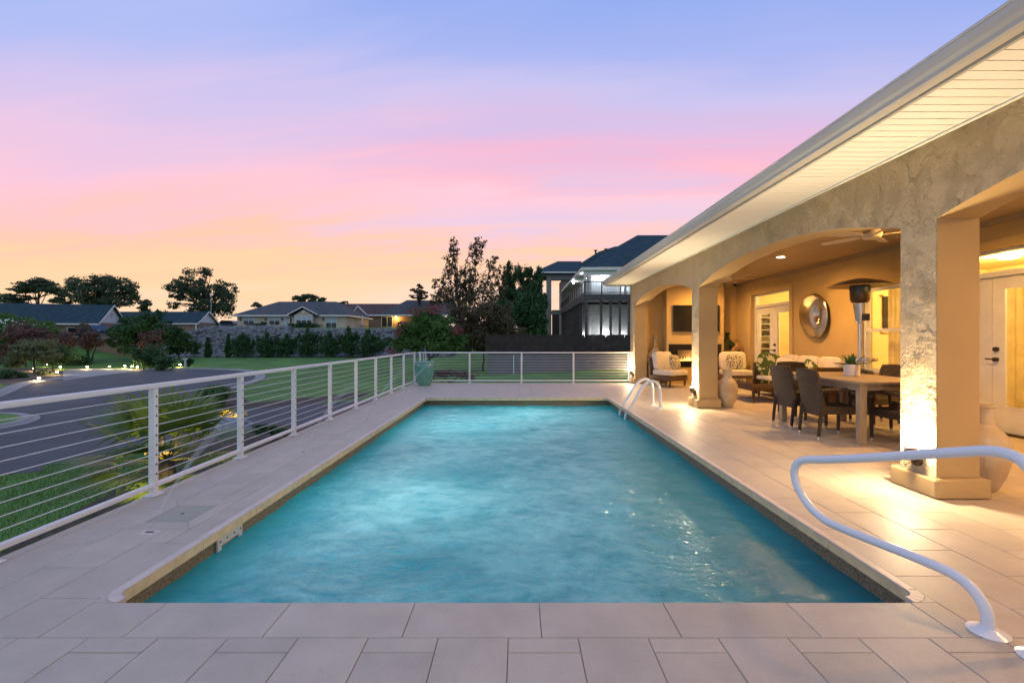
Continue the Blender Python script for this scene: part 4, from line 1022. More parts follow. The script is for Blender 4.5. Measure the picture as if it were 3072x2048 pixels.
# sofa along the wall
r = thing('sofa', 'long brown wicker sofa with cream cushions against the back wall', 'sofa', (6.02, 9.75, 0))
s = MB(); s.rbox(-.42,.40,-1.12,1.12,.09,.30,.02,2); part('base', s, m_wickb, r, smooth=True)
s = MB(); s.rbox(.30,.41,-1.12,1.12,.301,.76,.02,2); part('back_frame', s, m_wickb, r, smooth=True)
for sy_ in (-1, 1):
    s = MB(); s.rbox(-.42,.298,sy_*1.06-.055,sy_*1.06+.055,.301,.74,.02,2); part('arm', s, m_wickb, r, smooth=True)
for x0 in (-.37,.35):
    for y0 in (-1.05,1.05):
        s = MB(); s.rbox(x0-.03,x0+.03,y0-.03,y0+.03,0,.089,.004,1); part('leg', s, m_dark, r)
for k in range(3):
    s = MB(); s.cushion(-.10,-.67+k*.67,.375,.66,.655,.145,.16,8); part('seat_cushion', s, m_cush, r, smooth='all')
    s = MB(); s.cushion(0,0,0,.17,.65,.50,.2,8, mat=Matrix.Rotation(R(8),4,'Y')); s.v = [(p[0]+.22, p[1]-.67+k*.67, p[2]+.68) for p in s.v]; part('back_cushion', s, m_cush, r, smooth='all')
def pillow(label, loc, rot, mat, sz=.44):
    s = MB(); s.cushion(0,0,0,sz,sz,.15,.34,10,pinch=.75, mat=None)
    # pull the corners out
    s.v = [(p[0]*(1+.10*abs(p[0]*p[1])/(sz*sz/4)), p[1]*(1+.10*abs(p[0]*p[1])/(sz*sz/4)), p[2]) for p in s.v]
    o = single('throw_pillow', s, mat, label, 'pillow', loc, 0, None, 'all'); o.rotation_euler = rot; return o
pillow('palm leaf print pillow leaning on the far arm of the wicker sofa', (5.80, 10.50, .70), (R(78), R(10), R(-12)), m_palmfab, .52)
pillow('palm leaf print pillow in the middle of the wicker sofa', (5.96, 9.35, .64), (R(80), R(35), R(-78)), m_palmfab, .40)
pillow('plain cream pillow behind the palm leaf pillow on the sofa', (6.02, 10.30, .66), (R(78), R(0), R(-60)), m_cush, .42)
# coffee table
r = thing('coffee_table', 'low wicker coffee table with a glass top', 'table', (5.10, 9.72, 0))
s = MB(); s.rbox(-.39,.39,-.60,.60,.24,.385,.012,2); part('apron', s, m_wickb, r, smooth=True)
s = MB(); s.box(-.38,.38,-.59,.59,.388,.396); part('glass_top', s, m_tglass, r)
for x0 in (-.35,.35):
    for y0 in (-.56,.56):
        s = MB(); s.tube([(x0,y0,0),(x0*1.02,y0*1.01,.239)], [.022,.034], 8); part('leg', s, m_wickb, r, smooth=True)
# club chairs
def club():
    r = thing('lounge_chair', 'low wicker lounge chair with cream cushions by the bottle vase', 'chair', (4.12, 12.45, 0), 0, 'wicker lounge chairs beside the fireplace')
    # faces -y
    s = MB(); s.rbox(-.36,.36,-.36,.36,.17,.31,.02,2); part('base', s, m_wickb, r, smooth=True)
    s = MB(); s.rbox(-.36,.36,.29,.37,.311,.78,.02,2, mat=None); part('back_frame', s, m_wickb, r, smooth=True)
    s = MB(); s.cushion(0,-.06,.385,.70,.72,.155,.15,8); part('seat_cushion', s, m_cush, r, smooth='all')
    s = MB(); s.cushion(0,0,0,.68,.17,.50,.15,8, mat=Matrix.Rotation(R(-9),4,'X')); s.v = [(p[0], p[1]+.19, p[2]+.69) for p in s.v]; part('back_cushion', s, m_cush, r, smooth='all')
    for x0 in (-.3,.3):
        for y0 in (-.3,.3):
            s = MB(); s.tube([(x0,y0,0),(x0*1.03,y0*1.03,.169)], [.020,.030], 8); part('leg', s, m_wickb, r, smooth=True)
    return r
c0 = club(); c0.rotation_euler = (0,0,R(33))
copy_tree(c0, None, (5.92, 12.40, 0), R(-6), 'low wicker lounge chair with cream cushions right of the fireplace')
pillow('black spotted pillow on the lounge chair by the bottle vase', (4.26, 12.33, .66), (R(76), R(6), R(33)), m_leop, .40)
pillow('black spotted pillow on the lounge chair right of the fireplace', (5.90, 12.38, .67), (R(76), R(0), R(-6)), m_leop, .42)
# vases
def vase(loc, label, rz):
    r = thing('floor_vase', label, 'vase', loc, rz, 'big weathered clay vases beside the columns')
    s = MB(); prof = smooth_pts([(.085,0),(.105,.03),(.150,.14),(.182,.28),(.186,.38),(.155,.47),(.098,.535),(.076,.58),(.074,.64),(.084,.70),(.090,.715)], 4)
    prof += [(.080,.716),(.068,.70),(.062,.62)]
    s.lathe([(.001,.0)]+prof, 32, cap=False); part('body', s, m_aged, r, smooth='all')
    s = MB(); s.lathe([(.083,.700),(.094,.705),(.095,.717),(.083,.722),(.074,.714)], 28, cap=False); part('rim', s, m_aged, r, smooth='all')
    s = MB(); s.lathe([(.079,.565),(.083,.572),(.079,.58)], 28, cap=False); part('neck_band', s, m_aged, r, smooth='all')
    return r
vase((3.96, 8.60, 0), 'tall weathered clay vase beside the middle column', 1.0)
vase((3.945, 3.87, 0), 'tall weathered clay vase behind the nearest column', 3.0)
def bottle(loc, rz, H, W, mat, label, foot=False):
    # flat bottle sculpture with a hollow body
    r = thing('bottle_sculpture', label, 'vase', loc, rz, 'hollow bottle sculptures')
    def outline(k, hs):
        return [( W*.30*k, 0), (W*.40*k, H*.25), (W*.5*k, H*.52), (W*.46*k, H*.64), (W*.28*k, H*.72), (W*.10, H*.80), (W*.07, H*.92), (W*.12, H)]
    o = smooth_pts(outline(1, 1), 4); full = o + [(-x, z) for x, z in reversed(o)]
    hol = [(W*.20*math.cos(t)*(.55+.45*max(0, math.sin(t))) if False else W*.27*math.cos(t), H*.40+H*.24*math.sin(t)) for t in np.linspace(0, 2*math.pi, 24)[:-1]]
    bm = bmesh.new()
    ov = [bm.verts.new((x, -.05, z)) for x, z in full]; hv = [bm.verts.new((x, -.05, z)) for x, z in hol]
    eds = [bm.edges.new((ov[i], ov[(i+1) % len(ov)])) for i in range(len(ov))] + [bm.edges.new((hv[i], hv[(i+1) % len(hv)])) for i in range(len(hv))]
    fs = bmesh.ops.triangle_fill(bm, edges=eds, use_beauty=True)['geom']
    # keep only the ring between outline and hole
    for f in [f for f in bm.faces if ((f.calc_center_median().x/(W*.265))**2 + ((f.calc_center_median().z-H*.40)/(H*.235))**2) < .9]: bm.faces.remove(f)
    ext = bmesh.ops.extrude_face_region(bm, geom=bm.faces[:])
    for v in [g_ for g_ in ext['geom'] if isinstance(g_, bmesh.types.BMVert)]: v.co.y += .10
    bmesh.ops.recalc_face_normals(bm, faces=bm.faces[:])
    me = bpy.data.meshes.new('body'); bm.to_mesh(me); bm.free(); me.materials.append(mat); link('body', me, r)
    s = MB(); s.lathe([(W*.10,H*.985),(W*.15,H),(W*.15,H+.012),(W*.09,H+.014)], 16, cap=False); part('lip', s, mat, r, smooth='all')
    return r
bottle((3.99, 13.22, 0), R(-8), 1.33, .40, m_agedw, 'tall whitewashed hollow bottle sculpture left of the fireplace')
bottle((6.12, 13.26, .55), R(4), .92, .42, m_greenglaze, 'dark green hollow bottle sculpture in the corner right of the fireplace')
bottle((6.27, 12.98, .55), R(10), .70, .34, m_tan, 'tan hollow bottle sculpture behind the right lounge chair')
r = thing('side_cabinet', 'small dark plant stand in the corner behind the right lounge chair', 'stand', (6.20, 13.12, 0))
s = MB(); s.rbox(-.24,.24,-.30,.30,.52,.549,.005,1); part('top', s, m_wickb, r)
for x0 in (-.2,.2):
    for y0 in (-.26,.26):
        s = MB(); s.box(x0-.02,x0+.02,y0-.02,y0+.02,0,.519); part('leg', s, m_wickb, r)
# patio heater
r = thing('patio_heater', 'tall steel patio heater with a wide disc hood by the window', 'heater', (5.98, 7.95, 0))
s = MB(); s.lathe([(.23,0),(.23,.03),(.21,.05),(.20,.70),(.18,.74),(.03,.76)], 24); part('base', s, m_dark, r, smooth=True)
s = MB(); s.tube([(0,0,.70),(0,0,1.75)], .032, 14); part('pole', s, m_silver, r, smooth=True)
s = MB(); s.lathe([(.245,.90),(.25,.905),(.25,.955),(.245,.96),(.035,.96),(.035,.90)], 28, cap=False); part('tray', s, m_silver, r, smooth=True)
s = MB(); s.lathe([(.055,1.55),(.065,1.60),(.095,1.85),(.10,1.90)], 18); part('cone', s, m_silver, r, smooth=True)
s = MB(); s.lathe([(.12,1.92),(.145,1.96),(.150,2.08)], 24, cap=False); part('burner_screen', s, pmat('burner_steel', (.10,.07,.04), .3, metal=.9), r, smooth=True)
s = MB(); s.lathe([(.148,2.081),(.155,2.20),(.155,2.215),(.02,2.22)], 24, cap=False); part('emitter', s, m_dark, r, smooth=True)
s = MB(); s.lathe([(.001,2.345),(.09,2.335),(.30,2.285),(.47,2.215),(.485,2.205),(.47,2.206),(.30,2.272),(.09,2.32),(.001,2.33)], 40, cap=False); part('hood', s, pmat('hood_metal', (.16,.13,.10), .35, metal=.8), r, smooth=True)
for k in range(3):
    a = k*2.094+.5; s = MB(); s.tube([(.12*math.cos(a), .12*math.sin(a), 2.222),(.15*math.cos(a), .15*math.sin(a), 2.30)], .006, 6); part('hood_stay', s, m_silver, r)
s = MB(); s.rbox(-.02,.09,-.12,-.06,1.60,1.72,.01,1); part('control_box', s, m_dark, r)

# ------------------------------------------------------------------ pool ladder and handrail
def rail_curve(ctrl, n=8):
    p = np.array(smooth_pts(ctrl, n+3)); 
    for _ in range(14): p[1:-1] = p[1:-1]*.5 + (p[:-2]+p[2:])*.25
    return [tuple(q) for q in p]
lad = thing('pool_ladder', 'white curved pool ladder at the far right corner of the pool', 'ladder', (2.4, 8.6, 0))
for y0 in (8.82, 8.37):
    ctrl = [(2.62,y0,0),(2.62,y0,.20),(2.615,y0,.36),(2.57,y0,.47),(2.47,y0,.515),(2.37,y0,.475),(2.29,y0,.39),(2.12,y0,.10),(2.03,y0,-.03),(1.985,y0,-.13),(1.975,y0,-.30),(1.975,y0,-.9)]
    s = MB(); s.tube(rail_curve(ctrl, 6), .0255, 14); part('rail', s, m_rail, lad, smooth='all', world=True)
    s = MB(); s.lathe([(.03,.001),(.075,.001),(.075,.006),(.055,.014),(.028,.022)], 24, (2.62,y0,0)); part('flange', s, m_rail, lad, smooth=True, world=True)
for z in (-.24, -.5, -.76):
    s = MB(); s.rbox(1.93,2.02,8.39,8.80,z-.02,z+.02,.006,1); part('step', s, m_rail, lad, world=True)
hr = thing('pool_handrail', 'white tubular pool entry handrail in the near right corner', 'handrail', (2.044, 1.978, 0))
d = Vector((-.245, .97, 0)); O = Vector((2.044, 1.978, 0))
def hp(t, z): p = O + d*t; return (p.x, p.y, z)
ctrl = [hp(0,0), hp(0,.05), hp(.012,.105), hp(.06,.165), hp(.14,.192), hp(.30,.192), hp(.51,.185), hp(.70,.180), hp(.80,.190), hp(.90,.232), hp(.975,.31), hp(1.01,.40), hp(.985,.475), hp(.92,.515), hp(.80,.545), hp(.51,.630), hp(.25,.712), hp(.08,.765), hp(.0,.788), hp(-.07,.792), hp(-.125,.765), hp(-.16,.70), hp(-.17,.60), hp(-.17,.30), hp(-.17,0)]
s = MB(); s.tube(rail_curve(ctrl, 6), .0238, 20); part('tube', s, m_rail, hr, smooth='all', world=True)
for t in (0, -.17):
    p = hp(t, 0); s = MB(); s.lathe([(.028,.001),(.072,.001),(.073,.005),(.060,.012),(.036,.020),(.026,.028)], 32, p); part('flange', s, m_rail, hr, smooth=True, world=True)

# ------------------------------------------------------------------ vegetation
def leaves(blobs, n, size, seed, clump=.28, k=14, shell=.6, flat=1.0, aspect=1.6):
    """leaf quads gathered in clumps through a set of ellipsoids (cx,cy,cz,rx,ry,rz[,weight])"""
    rg = np.random.default_rng(seed); V = []
    wts = np.array([(b[6] if len(b) > 6 else 1)*b[3]*b[5] for b in blobs]); wts = wts/wts.sum()
    P = []
    for b, w in zip(blobs, wts):
        m = max(8, int(n*w)); kk = max(4, int(k*max(1, w*len(blobs))))
        dirs = rg.normal(size=(kk, 3)); dirs /= np.linalg.norm(dirs, axis=1)[:, None]
        rad = rg.uniform(shell*.4, 1-clump*.4, size=(kk, 1))**.7
        cc = dirs*rad; cs = rg.uniform(.35, 1.5, size=(kk, 1))*clump
        idx = rg.integers(0, kk, m)
        p = rg.normal(size=(m, 3)); p /= np.linalg.norm(p, axis=1)[:, None]; p *= rg.uniform(0, 1.25, (m, 1))**.7
        q = cc[idx] + p*cs[idx]*np.array([1.25, 1.25, .8])
        P.append(q*np.array([b[3], b[4], b[5]]) + np.array([b[0], b[1], b[2]]))
    P = np.concatenate(P); m = len(P)
    a = rg.normal(size=(m, 3)); a /= np.linalg.norm(a, axis=1)[:, None]
    b_ = rg.normal(size=(m, 3)); b_ -= a*(a*b_).sum(1)[:, None]; b_ /= np.linalg.norm(b_, axis=1)[:, None]
    s_ = size*rg.uniform(.6, 1.3, (m, 1)); a = a*s_*aspect*.5; b_ = b_*s_*.5
    V = np.stack([P-a, P-b_*.9+a*.1, P+a, P+b_*.9+a*.1], 1).reshape(-1, 3)
    return V
def quad_mesh(name, V, mat):
    me = bpy.data.meshes.new(name); m = len(V)//4
    me.vertices.add(len(V)); me.vertices.foreach_set('co', V.astype(np.float32).ravel())
    me.loops.add(len(V)); me.loops.foreach_set('vertex_index', np.arange(len(V), dtype=np.int32))
    me.polygons.add(m); me.polygons.foreach_set('loop_start', np.arange(0, len(V), 4, dtype=np.int32)); me.polygons.foreach_set('loop_total', np.full(m, 4, dtype=np.int32))
    me.materials.append(mat); me.update(calc_edges=True); return me
def limb(s, p0, p1, r0, r1, seed, wob=.06, n=6):
    rg = random.Random(seed); p0 = Vector(p0); p1 = Vector(p1); L = (p1-p0).length; pts = []
    for i in range(n+1):
        t = i/n; p = p0.lerp(p1, t)
        if 0 < i < n: p += Vector((rg.uniform(-1,1), rg.uniform(-1,1), rg.uniform(-.5,.5)))*wob*L
        pts.append(p)
    s.tube(pts, [r0+(r1-r0)*i/n for i in range(n+1)], 6)
def tree(name, label, cat, base, blobs, n, size, mat, seed, trunk_r=.25, trunk_top=None, limbs=True, clump=.28, k=14, extra=None, group=None, stems=1, shell=.6, mat_tr=None):
    r = thing(name, label, cat, base, 0, group); s = MB(); rg = random.Random(seed)
    if trunk_r > 0:
        for q in range(stems):
            ox = (q-(stems-1)/2)*trunk_r*2.2
            bl0 = blobs[min(q, len(blobs)-1)]; top = trunk_top if trunk_top else (bl0[0], bl0[1], bl0[2]+bl0[5]*.4)
            if stems > 1: top = (bl0[0], bl0[1], bl0[2]+bl0[5]*.7)
            limb(s, (ox, 0, -.3), top, trunk_r, trunk_r*.35, seed+q, .02, 7)
        if limbs:
            for i, b in enumerate(blobs):
                st = Vector((0,0,0)).lerp(Vector(trunk_top if trunk_top else (blobs[0][0], blobs[0][1], blobs[0][2])), rg.uniform(.4,.8))
                for j in range(4):
                    a = rg.uniform(0, 6.28); e_ = (b[0]+math.cos(a)*b[3]*.6, b[1]+math.sin(a)*b[4]*.6, b[2]+rg.uniform(-.2,.6)*b[5])
                    limb(s, st, e_, trunk_r*.4, trunk_r*.08, seed*7+i*5+j, .06, 5)
        part('trunk', s, mat_tr or m_bark, r, smooth='all')
    me = quad_mesh('crown', leaves(blobs, n, size, seed, clump, k, shell), mat); link('crown', me, r)
    if extra:
        m2, n2, s2, nm, bl = extra
        me = quad_mesh(nm, leaves(bl or blobs, n2, s2, seed+99, .42, 40, .95), m2); link(nm, me, r)
    return r
def T(u, v0, v1, w, Yd):      # crown box in the picture -> centre x, z, half sizes at distance Yd
    return WX(u, Yd), WZ((v0+v1)/2, Yd), w/2/1045*Yd, (v1-v0)/2/1045*Yd
# far trees on the left
Yd = 110; x, z, rx, rz = T(90, 639, 668, 112, Yd); gb = gzf(x, Yd)
bl = [(0,0,z-gb,rx*.62,rx*.62,rz),( -rx*.6,0,z-gb-1.2,rx*.42,rx*.5,rz*.7),(rx*.55,0,z-gb-1.4,rx*.4,rx*.5,rz*.6)]
tree('umbrella_pine', 'broad umbrella-crowned pine behind the leftmost blue roof', 'tree', (x,Yd,gb), bl, 9000, .32, m_lf_far, 1, .4, (0,0,z-gb+.2), clump=.24, k=40, shell=.7)
Yd = 112; x, z, rx, rz = T(30, 676, 700, 90, Yd); tree('distant_tree', 'low rounded treetop at the left edge below the umbrella pine', 'tree', (x,Yd,1), [(0,0,z-1,rx,rx,rz)], 2200, .42, m_lf_far, 2, .3)
Yd = 112; x, z, rx, rz = T(148, 672, 700, 50, Yd); tree('distant_tree', 'small treetop between the umbrella pine and the broad oak', 'tree', (x,Yd,1), [(0,0,z-1,rx,rx,rz)], 1500, .42, m_lf_far, 22, .3)
Yd = 100; bl = []
for (u,v0,v1,w) in ((215,640,700,85),(270,630,690,80),(240,626,670,60),(192,636,670,36),(300,650,700,45),(285,680,712,60),(230,675,712,80)):
    x, z, rx, rz = T(u, v0, v1, w, Yd); bl.append((x-WX(245,Yd), rnd.uniform(-2,2), z-1, rx, rx, rz))
tree('oak_tree', 'broad dark oak behind the gable of the leftmost house', 'tree', (WX(245,Yd),Yd,1), bl, 14000, .30, m_lf_far, 3, .5, (0,0,9), clump=.26, k=26)
x, z, rx, rz = T(333, 690, 715, 34, Yd); tree('distant_tree', 'small scrappy tree right of the broad oak', 'tree', (x,Yd,1), [(0,0,z-1,rx,rx,rz)], 900, .38, m_lf_far, 4, .2)
Yd = 95; bl = []
for (u,v0,v1,w) in ((440,615,690,70),(410,640,700,50),(478,611,642,32),(520,640,690,60),(535,660,735,45),(500,650,735,60),(455,680,735,80),(398,690,712,30),(465,640,690,50)):
    x, z, rx, rz = T(u, v0, v1, w, Yd); bl.append((x-WX(465,Yd), rnd.uniform(-2,2), z-2.5, rx, rx, rz))
tree('oak_tree', 'tall ragged oak between the blue roofed house and the tan house', 'tree', (WX(465,Yd),Yd,2.5), bl, 15000, .28, m_lf_far, 5, .45, (0,0,8.5), clump=.24, k=26)
Yd = 105; bl = []
for (u,v0,v1,w) in ((690,678,700,36),(712,673,700,44),(738,682,700,30)):
    x, z, rx, rz = T(u, v0, v1, w, Yd); bl.append((x-WX(712,Yd), 0, z-4, rx, rx, rz))
tree('distant_tree', 'low round treetop showing above the ridge of the tan house', 'tree', (WX(712,Yd),Yd,4), bl, 2600, .36, m_lf_far, 6, .3)
for (u, lab, sd_) in ((592,'tiny treetop left of the tan house roof',7),(790,'tiny treetop right of the tan house roof',8)):
    x, z, rx, rz = T(u, 690, 706, 26, 110); tree('distant_tree', lab, 'tree', (x,110,4), [(0,0,z-4,rx,rx,rz)], 420, .36, m_lf_far, sd_, .15)
Yd = 90; bl = []
for (u,v0,v1,w) in ((963,652,664,20),(956,662,674,26),(972,664,676,26),(963,674,688,44)):
    x, z, rx, rz = T(u, v0, v1, w, Yd); bl.append((x-WX(963,Yd), 0, z-4, rx, rx, rz*1.1))
tree('pine_tree', 'small open pine standing above the grey roof', 'tree', (WX(963,Yd),Yd,4), bl, 1700, .26, m_lf_brn, 9, .16, (0,0,6.4), clump=.3, k=8)
# tall sparse tree with several trunks
Yd = 62; bl = []
specs = [(1035,566,640,44),(1045,545,600,26),(1028,620,700,46),(1066,600,690,50),(1090,552,620,44),(1100,541,580,36),(1085,610,700,46),(1130,575,640,34),(1125,620,705,50),(1008,630,690,36),(1150,600,690,34),(1060,660,715,110),(1110,665,715,110),(1000,665,715,40)]
for (u,v0,v1,w) in specs:
    x, z, rx, rz = T(u, v0, v1, w, Yd); bl.append((x-WX(1075,Yd), rnd.uniform(-1.5,1.5), z+.3, rx, rx, rz))
r = tree('birch_tree', 'tall airy many-stemmed tree rising behind the dark shrubs', 'tree', (WX(1075,Yd),Yd,-.3), bl, 10500, .19, m_lf_brn, 10, .14, None, clump=.24, k=34, stems=4, shell=.5)
for j, (u0, u1, vt) in enumerate(((1063,1040,560),(1075,1078,600),(1080,1097,550),(1088,1128,590),(1068,1060,610))):
    s = MB(); limb(s, ((WX(u0,Yd)-WX(1075,Yd)), 0, 0), (WX(u1,Yd)-WX(1075,Yd), 0, WZ(vt,Yd)+.3), .17, .03, 60+j, .015, 9); part('stem', s, m_bark, r, smooth='all')
Yd = 66; bl = []
for (u,v0,v1,w) in ((1166,594,650,20),(1163,620,700,44),(1190,604,680,34),(1212,604,680,34),(1232,610,690,30),(1200,650,720,90),(1175,660,720,60)):
    x, z, rx, rz = T(u, v0, v1, w, Yd); bl.append((x-WX(1195,Yd), rnd.uniform(-1,1), z, rx, rx, rz))
tree('cedar_tree', 'dark pointed evergreens left of the neighbour house tower', 'tree', (WX(1195,Yd),Yd,0), bl, 14000, .23, m_lf_dk, 12, .3, (0,0,8), clump=.30, k=24)
# bush masses in front
Yd = 52; bl = []
for (u,v0,v1,w) in ((1210,680,775,80),(1160,680,775,90),(1228,720,790,50),(1222,640,720,30),(1246,660,790,26)):
    x, z, rx, rz = T(u, v0, v1, w, Yd); bl.append((x-WX(1195,Yd), 0, z, rx, rx*.6, rz))
tree('evergreen_bush', 'very dark evergreen mass beside the stone tower', 'tree', (WX(1195,Yd),Yd,0), bl, 13000, .26, m_lf_con, 13, .2, (0,0,3), clump=.3, k=22)
Yd = 46; bl = []
for (u,v0,v1,w) in ((1110,692,800,120),(1150,690,790,80),(1060,695,770,80),(1085,740,815,110),(1140,760,812,80),(1195,740,800,60)):
    x, z, rx, rz = T(u, v0, v1, w, Yd); bl.append((x-WX(1110,Yd), rnd.uniform(-1,1), z+1.6, rx, rx*.7, rz))
tree('crape_myrtle', 'large dull brown-green shrub at the left end of the dark fence', 'shrub', (WX(1110,Yd),Yd,-1.6), bl, 21000, .17, m_lf_brn, 14, .12, (0,0,3), clump=.26, k=26)
Yd = 43; bl = []
for (u,v0,v1,w) in ((985,706,806,110),(950,730,806,80),(1020,730,812,90),(925,765,812,50),(1050,760,812,50),(990,712,760,60)):
    x, z, rx, rz = T(u, v0, v1, w, Yd); bl.append((x-WX(985,Yd), rnd.uniform(-1,1), z+1.8, rx, rx*.7, rz))
pk = []
for (u,v0,v1,w) in ((955,706,726,40),(1000,700,722,50),(925,735,760,30),(1050,748,772,34),(915,755,775,24),(900,800,812,30)):
    x, z, rx, rz = T(u, v0, v1, w, Yd-1.0); pk.append((x-WX(985,Yd), -1.2, z+1.8, rx, 1.4, rz))
tree('crape_myrtle', 'rounded crape myrtle with pink blossom beyond the deck corner', 'shrub', (WX(985,Yd),Yd,-1.8), bl, 21000, .16, m_lf_mid, 15, .12, (0,0,3), clump=.26, k=26, extra=(m_lf_pink, 1000, .13, 'blossom', pk))
# left garden
def shrub(label, disp, Yd, n, size, mat, seed, name='garden_shrub', trunk=.08, extra=None, clump=.3, k=18, zb=None, stems=1, tt=None, cat='shrub'):
    u0 = disp[0][0]; bl = []; x0 = WX(u0, Yd); gb = gzf(x0, Yd) if zb is None else zb
    for (u,v0,v1,w) in disp:
        x, z, rx, rz = T(u, v0, v1, w, Yd); bl.append((x-x0, rnd.uniform(-.3,.3)*rx, z-gb, rx, rx*.8, rz))
    return tree(name, label, cat, (x0,Yd,gb), bl, n, size, mat, seed, trunk, tt, clump=clump, k=k, extra=extra, stems=stems)
shrub('large green hedge dotted with white flowers at the left edge', [(40,712,800,140),(-20,720,830,120),(95,735,800,80),(10,760,830,90)], 58, 15000, .19, m_lf_mid, 20, extra=(m_lf_whi, 220, .16, 'blossom', [(0,-3,3.6,4.4,2,1.2)]))
shrub('dull red smoke bush in front of the green hedge', [(60,738,800,80),(110,755,805,90),(150,765,800,40),(30,775,830,40)], 52, 9500, .17, m_lf_red, 21)
shrub('small pale green tree with forked stems on the left', [(80,776,825,90),(50,790,845,60),(105,795,835,60),(20,810,850,70)], 44, 8500, .13, m_lf_oli, 22, name='small_tree', trunk=.09, zb=-1.88, cat='tree')
shrub('round clipped dark green bush left of the driveway', [(120,788,842,78)], 47, 6500, .13, m_lf_dk, 23, zb=-1.85, trunk=.07, clump=.4, k=40)
shrub('thin dark red-leaved tree in front of the brick wall', [(205,750,805,60),(185,738,770,30),(225,765,800,40)], 56, 2300, .18, m_lf_red, 24, name='small_tree', trunk=.09, clump=.22, stems=3, cat='tree')
shrub('big dark juniper in the middle of the left garden', [(335,715,820,110),(290,735,815,70),(385,745,815,70),(300,725,790,60),(360,712,770,70),(262,760,800,30),(420,760,800,36)], 57, 19000, .19, m_lf_con, 25, name='juniper_tree', trunk=.2, clump=.24, k=24, cat='tree')
shrub('bronze-leaved shrub in front of the big juniper', [(350,752,800,52),(345,770,815,44)], 51, 3000, .15, m_lf_red, 26)
shrub('round dark bush at the right end of the driveway', [(345,790,848,64)], 49, 5200, .14, m_lf_dk, 27, clump=.4, k=36, trunk=.06)
shrub('low round bush right of the driveway beside the kerb', [(378,816,848,46)], 47, 3300, .13, m_lf_dk, 28, clump=.4, k=30, trunk=.05)
shrub('dark bush between the juniper and the stone bank', [(412,775,818,54),(440,780,815,40)], 60, 3600, .17, m_lf_con, 29)
shrub('low shrub behind the mailbox post', [(433,820,842,26)], 50, 1500, .12, m_lf_dk, 30, trunk=.03)
shrub('small rounded bush beside the left driveway lamp', [(20,845,878,32)], 37, 2200, .09, m_lf_dk, 31, trunk=.04, clump=.4)
shrub('loose bush next to the brightest path light', [(48,846,878,36)], 38, 2000, .10, m_lf_dk, 32, trunk=.04)
shrub('low yellow-green grasses around the path light', [(105,848,866,42)], 41, 1600, .10, m_lf_oli, 33, trunk=0)
shrub('dark clump low in front of the brick wall', [(170,815,843,60),(195,820,843,40)], 54, 2400, .15, m_lf_con, 34, trunk=0)
# row of young cypresses before the stone bank
cyp = [(478,775,14,'narrow'),(524,766,12,'narrow'),(559,763,60,'wide'),(613,762,54,'twin'),(659,765,50,'round'),(707,750,54,'spired'),(758,757,52,'spired'),(801,748,42,'slim spired'),(845,755,60,'broad')]
lab = ['narrowest young cypress at the left end of the row','narrow young cypress second from the left of the row','wide young cypress third from the left of the row','wide twin-topped young cypress fourth from the left','round young cypress at the middle of the row','young cypress with a tall spire, sixth from the left','young cypress with a thin spire, seventh from the left','slim tall young cypress second from the right of the row','broad young cypress at the right end of the row']
for i, (u, vt, w, kd) in enumerate(cyp):
    Yd = 63; x0 = WX(u, Yd); gb = gzf(x0, Yd); H = WZ(vt, Yd)-gb; hw = w/2/1045*Yd
    bl = [(0,0,H*.30,hw,hw*.8,H*.32),(rnd.uniform(-.2,.2)*hw,0,H*.58,hw*.62,hw*.6,H*.26),(0,0,H*.84,min(.32,hw*.3),.3,H*.18)]
    if w > 30:
        for q in (-.75,-.35,.4,.8): bl.append((q*hw, 0, H*rnd.uniform(.55,.68), .28, .28, H*.2))
    tree('cypress_tree', lab[i], 'tree', (x0,Yd,gb), bl, 5200, .15, m_lf_con, 40+i, .06, (0,0,H*.7), clump=.42, k=18, group='young cypresses in front of the stone bank')
shrub('bushy planting on the bank right of the cypresses', [(895,770,810,50),(870,775,808,30)], 62, 2600, .16, m_lf_dk, 52, trunk=0)
# ornamental grass
r = thing('fountain_grass', 'rounded clump of green fountain grass beside the road', 'ornamental grass', (WX(495,21.4), 21.4, zr))
rg = np.random.default_rng(8); n = 2600; az = rg.uniform(0, 2*math.pi, n); L_ = rg.uniform(.7, 1.25, n); ou = rg.uniform(.15, 1.0, n)
V = []
for i in range(n):
    c_, s_ = math.cos(az[i]), math.sin(az[i]); w_ = .010; b0 = rg.uniform(0,.35)
    p0 = np.array([c_*b0, s_*b0, 0]); p1 = p0+np.array([c_*ou[i]*.35, s_*ou[i]*.35, L_[i]*.75]); p2 = p0+np.array([c_*ou[i]*.95, s_*ou[i]*.95, L_[i]*(1.0-.45*ou[i])]); t_ = np.array([-s_, c_, 0])*w_
    V += [p0-t_, p0+t_, p1+t_, p1-t_, p1-t_, p1+t_, p2+t_*.3, p2-t_*.3]
link('blades', quad_mesh('blades', np.array(V), m_lf_mid), r)
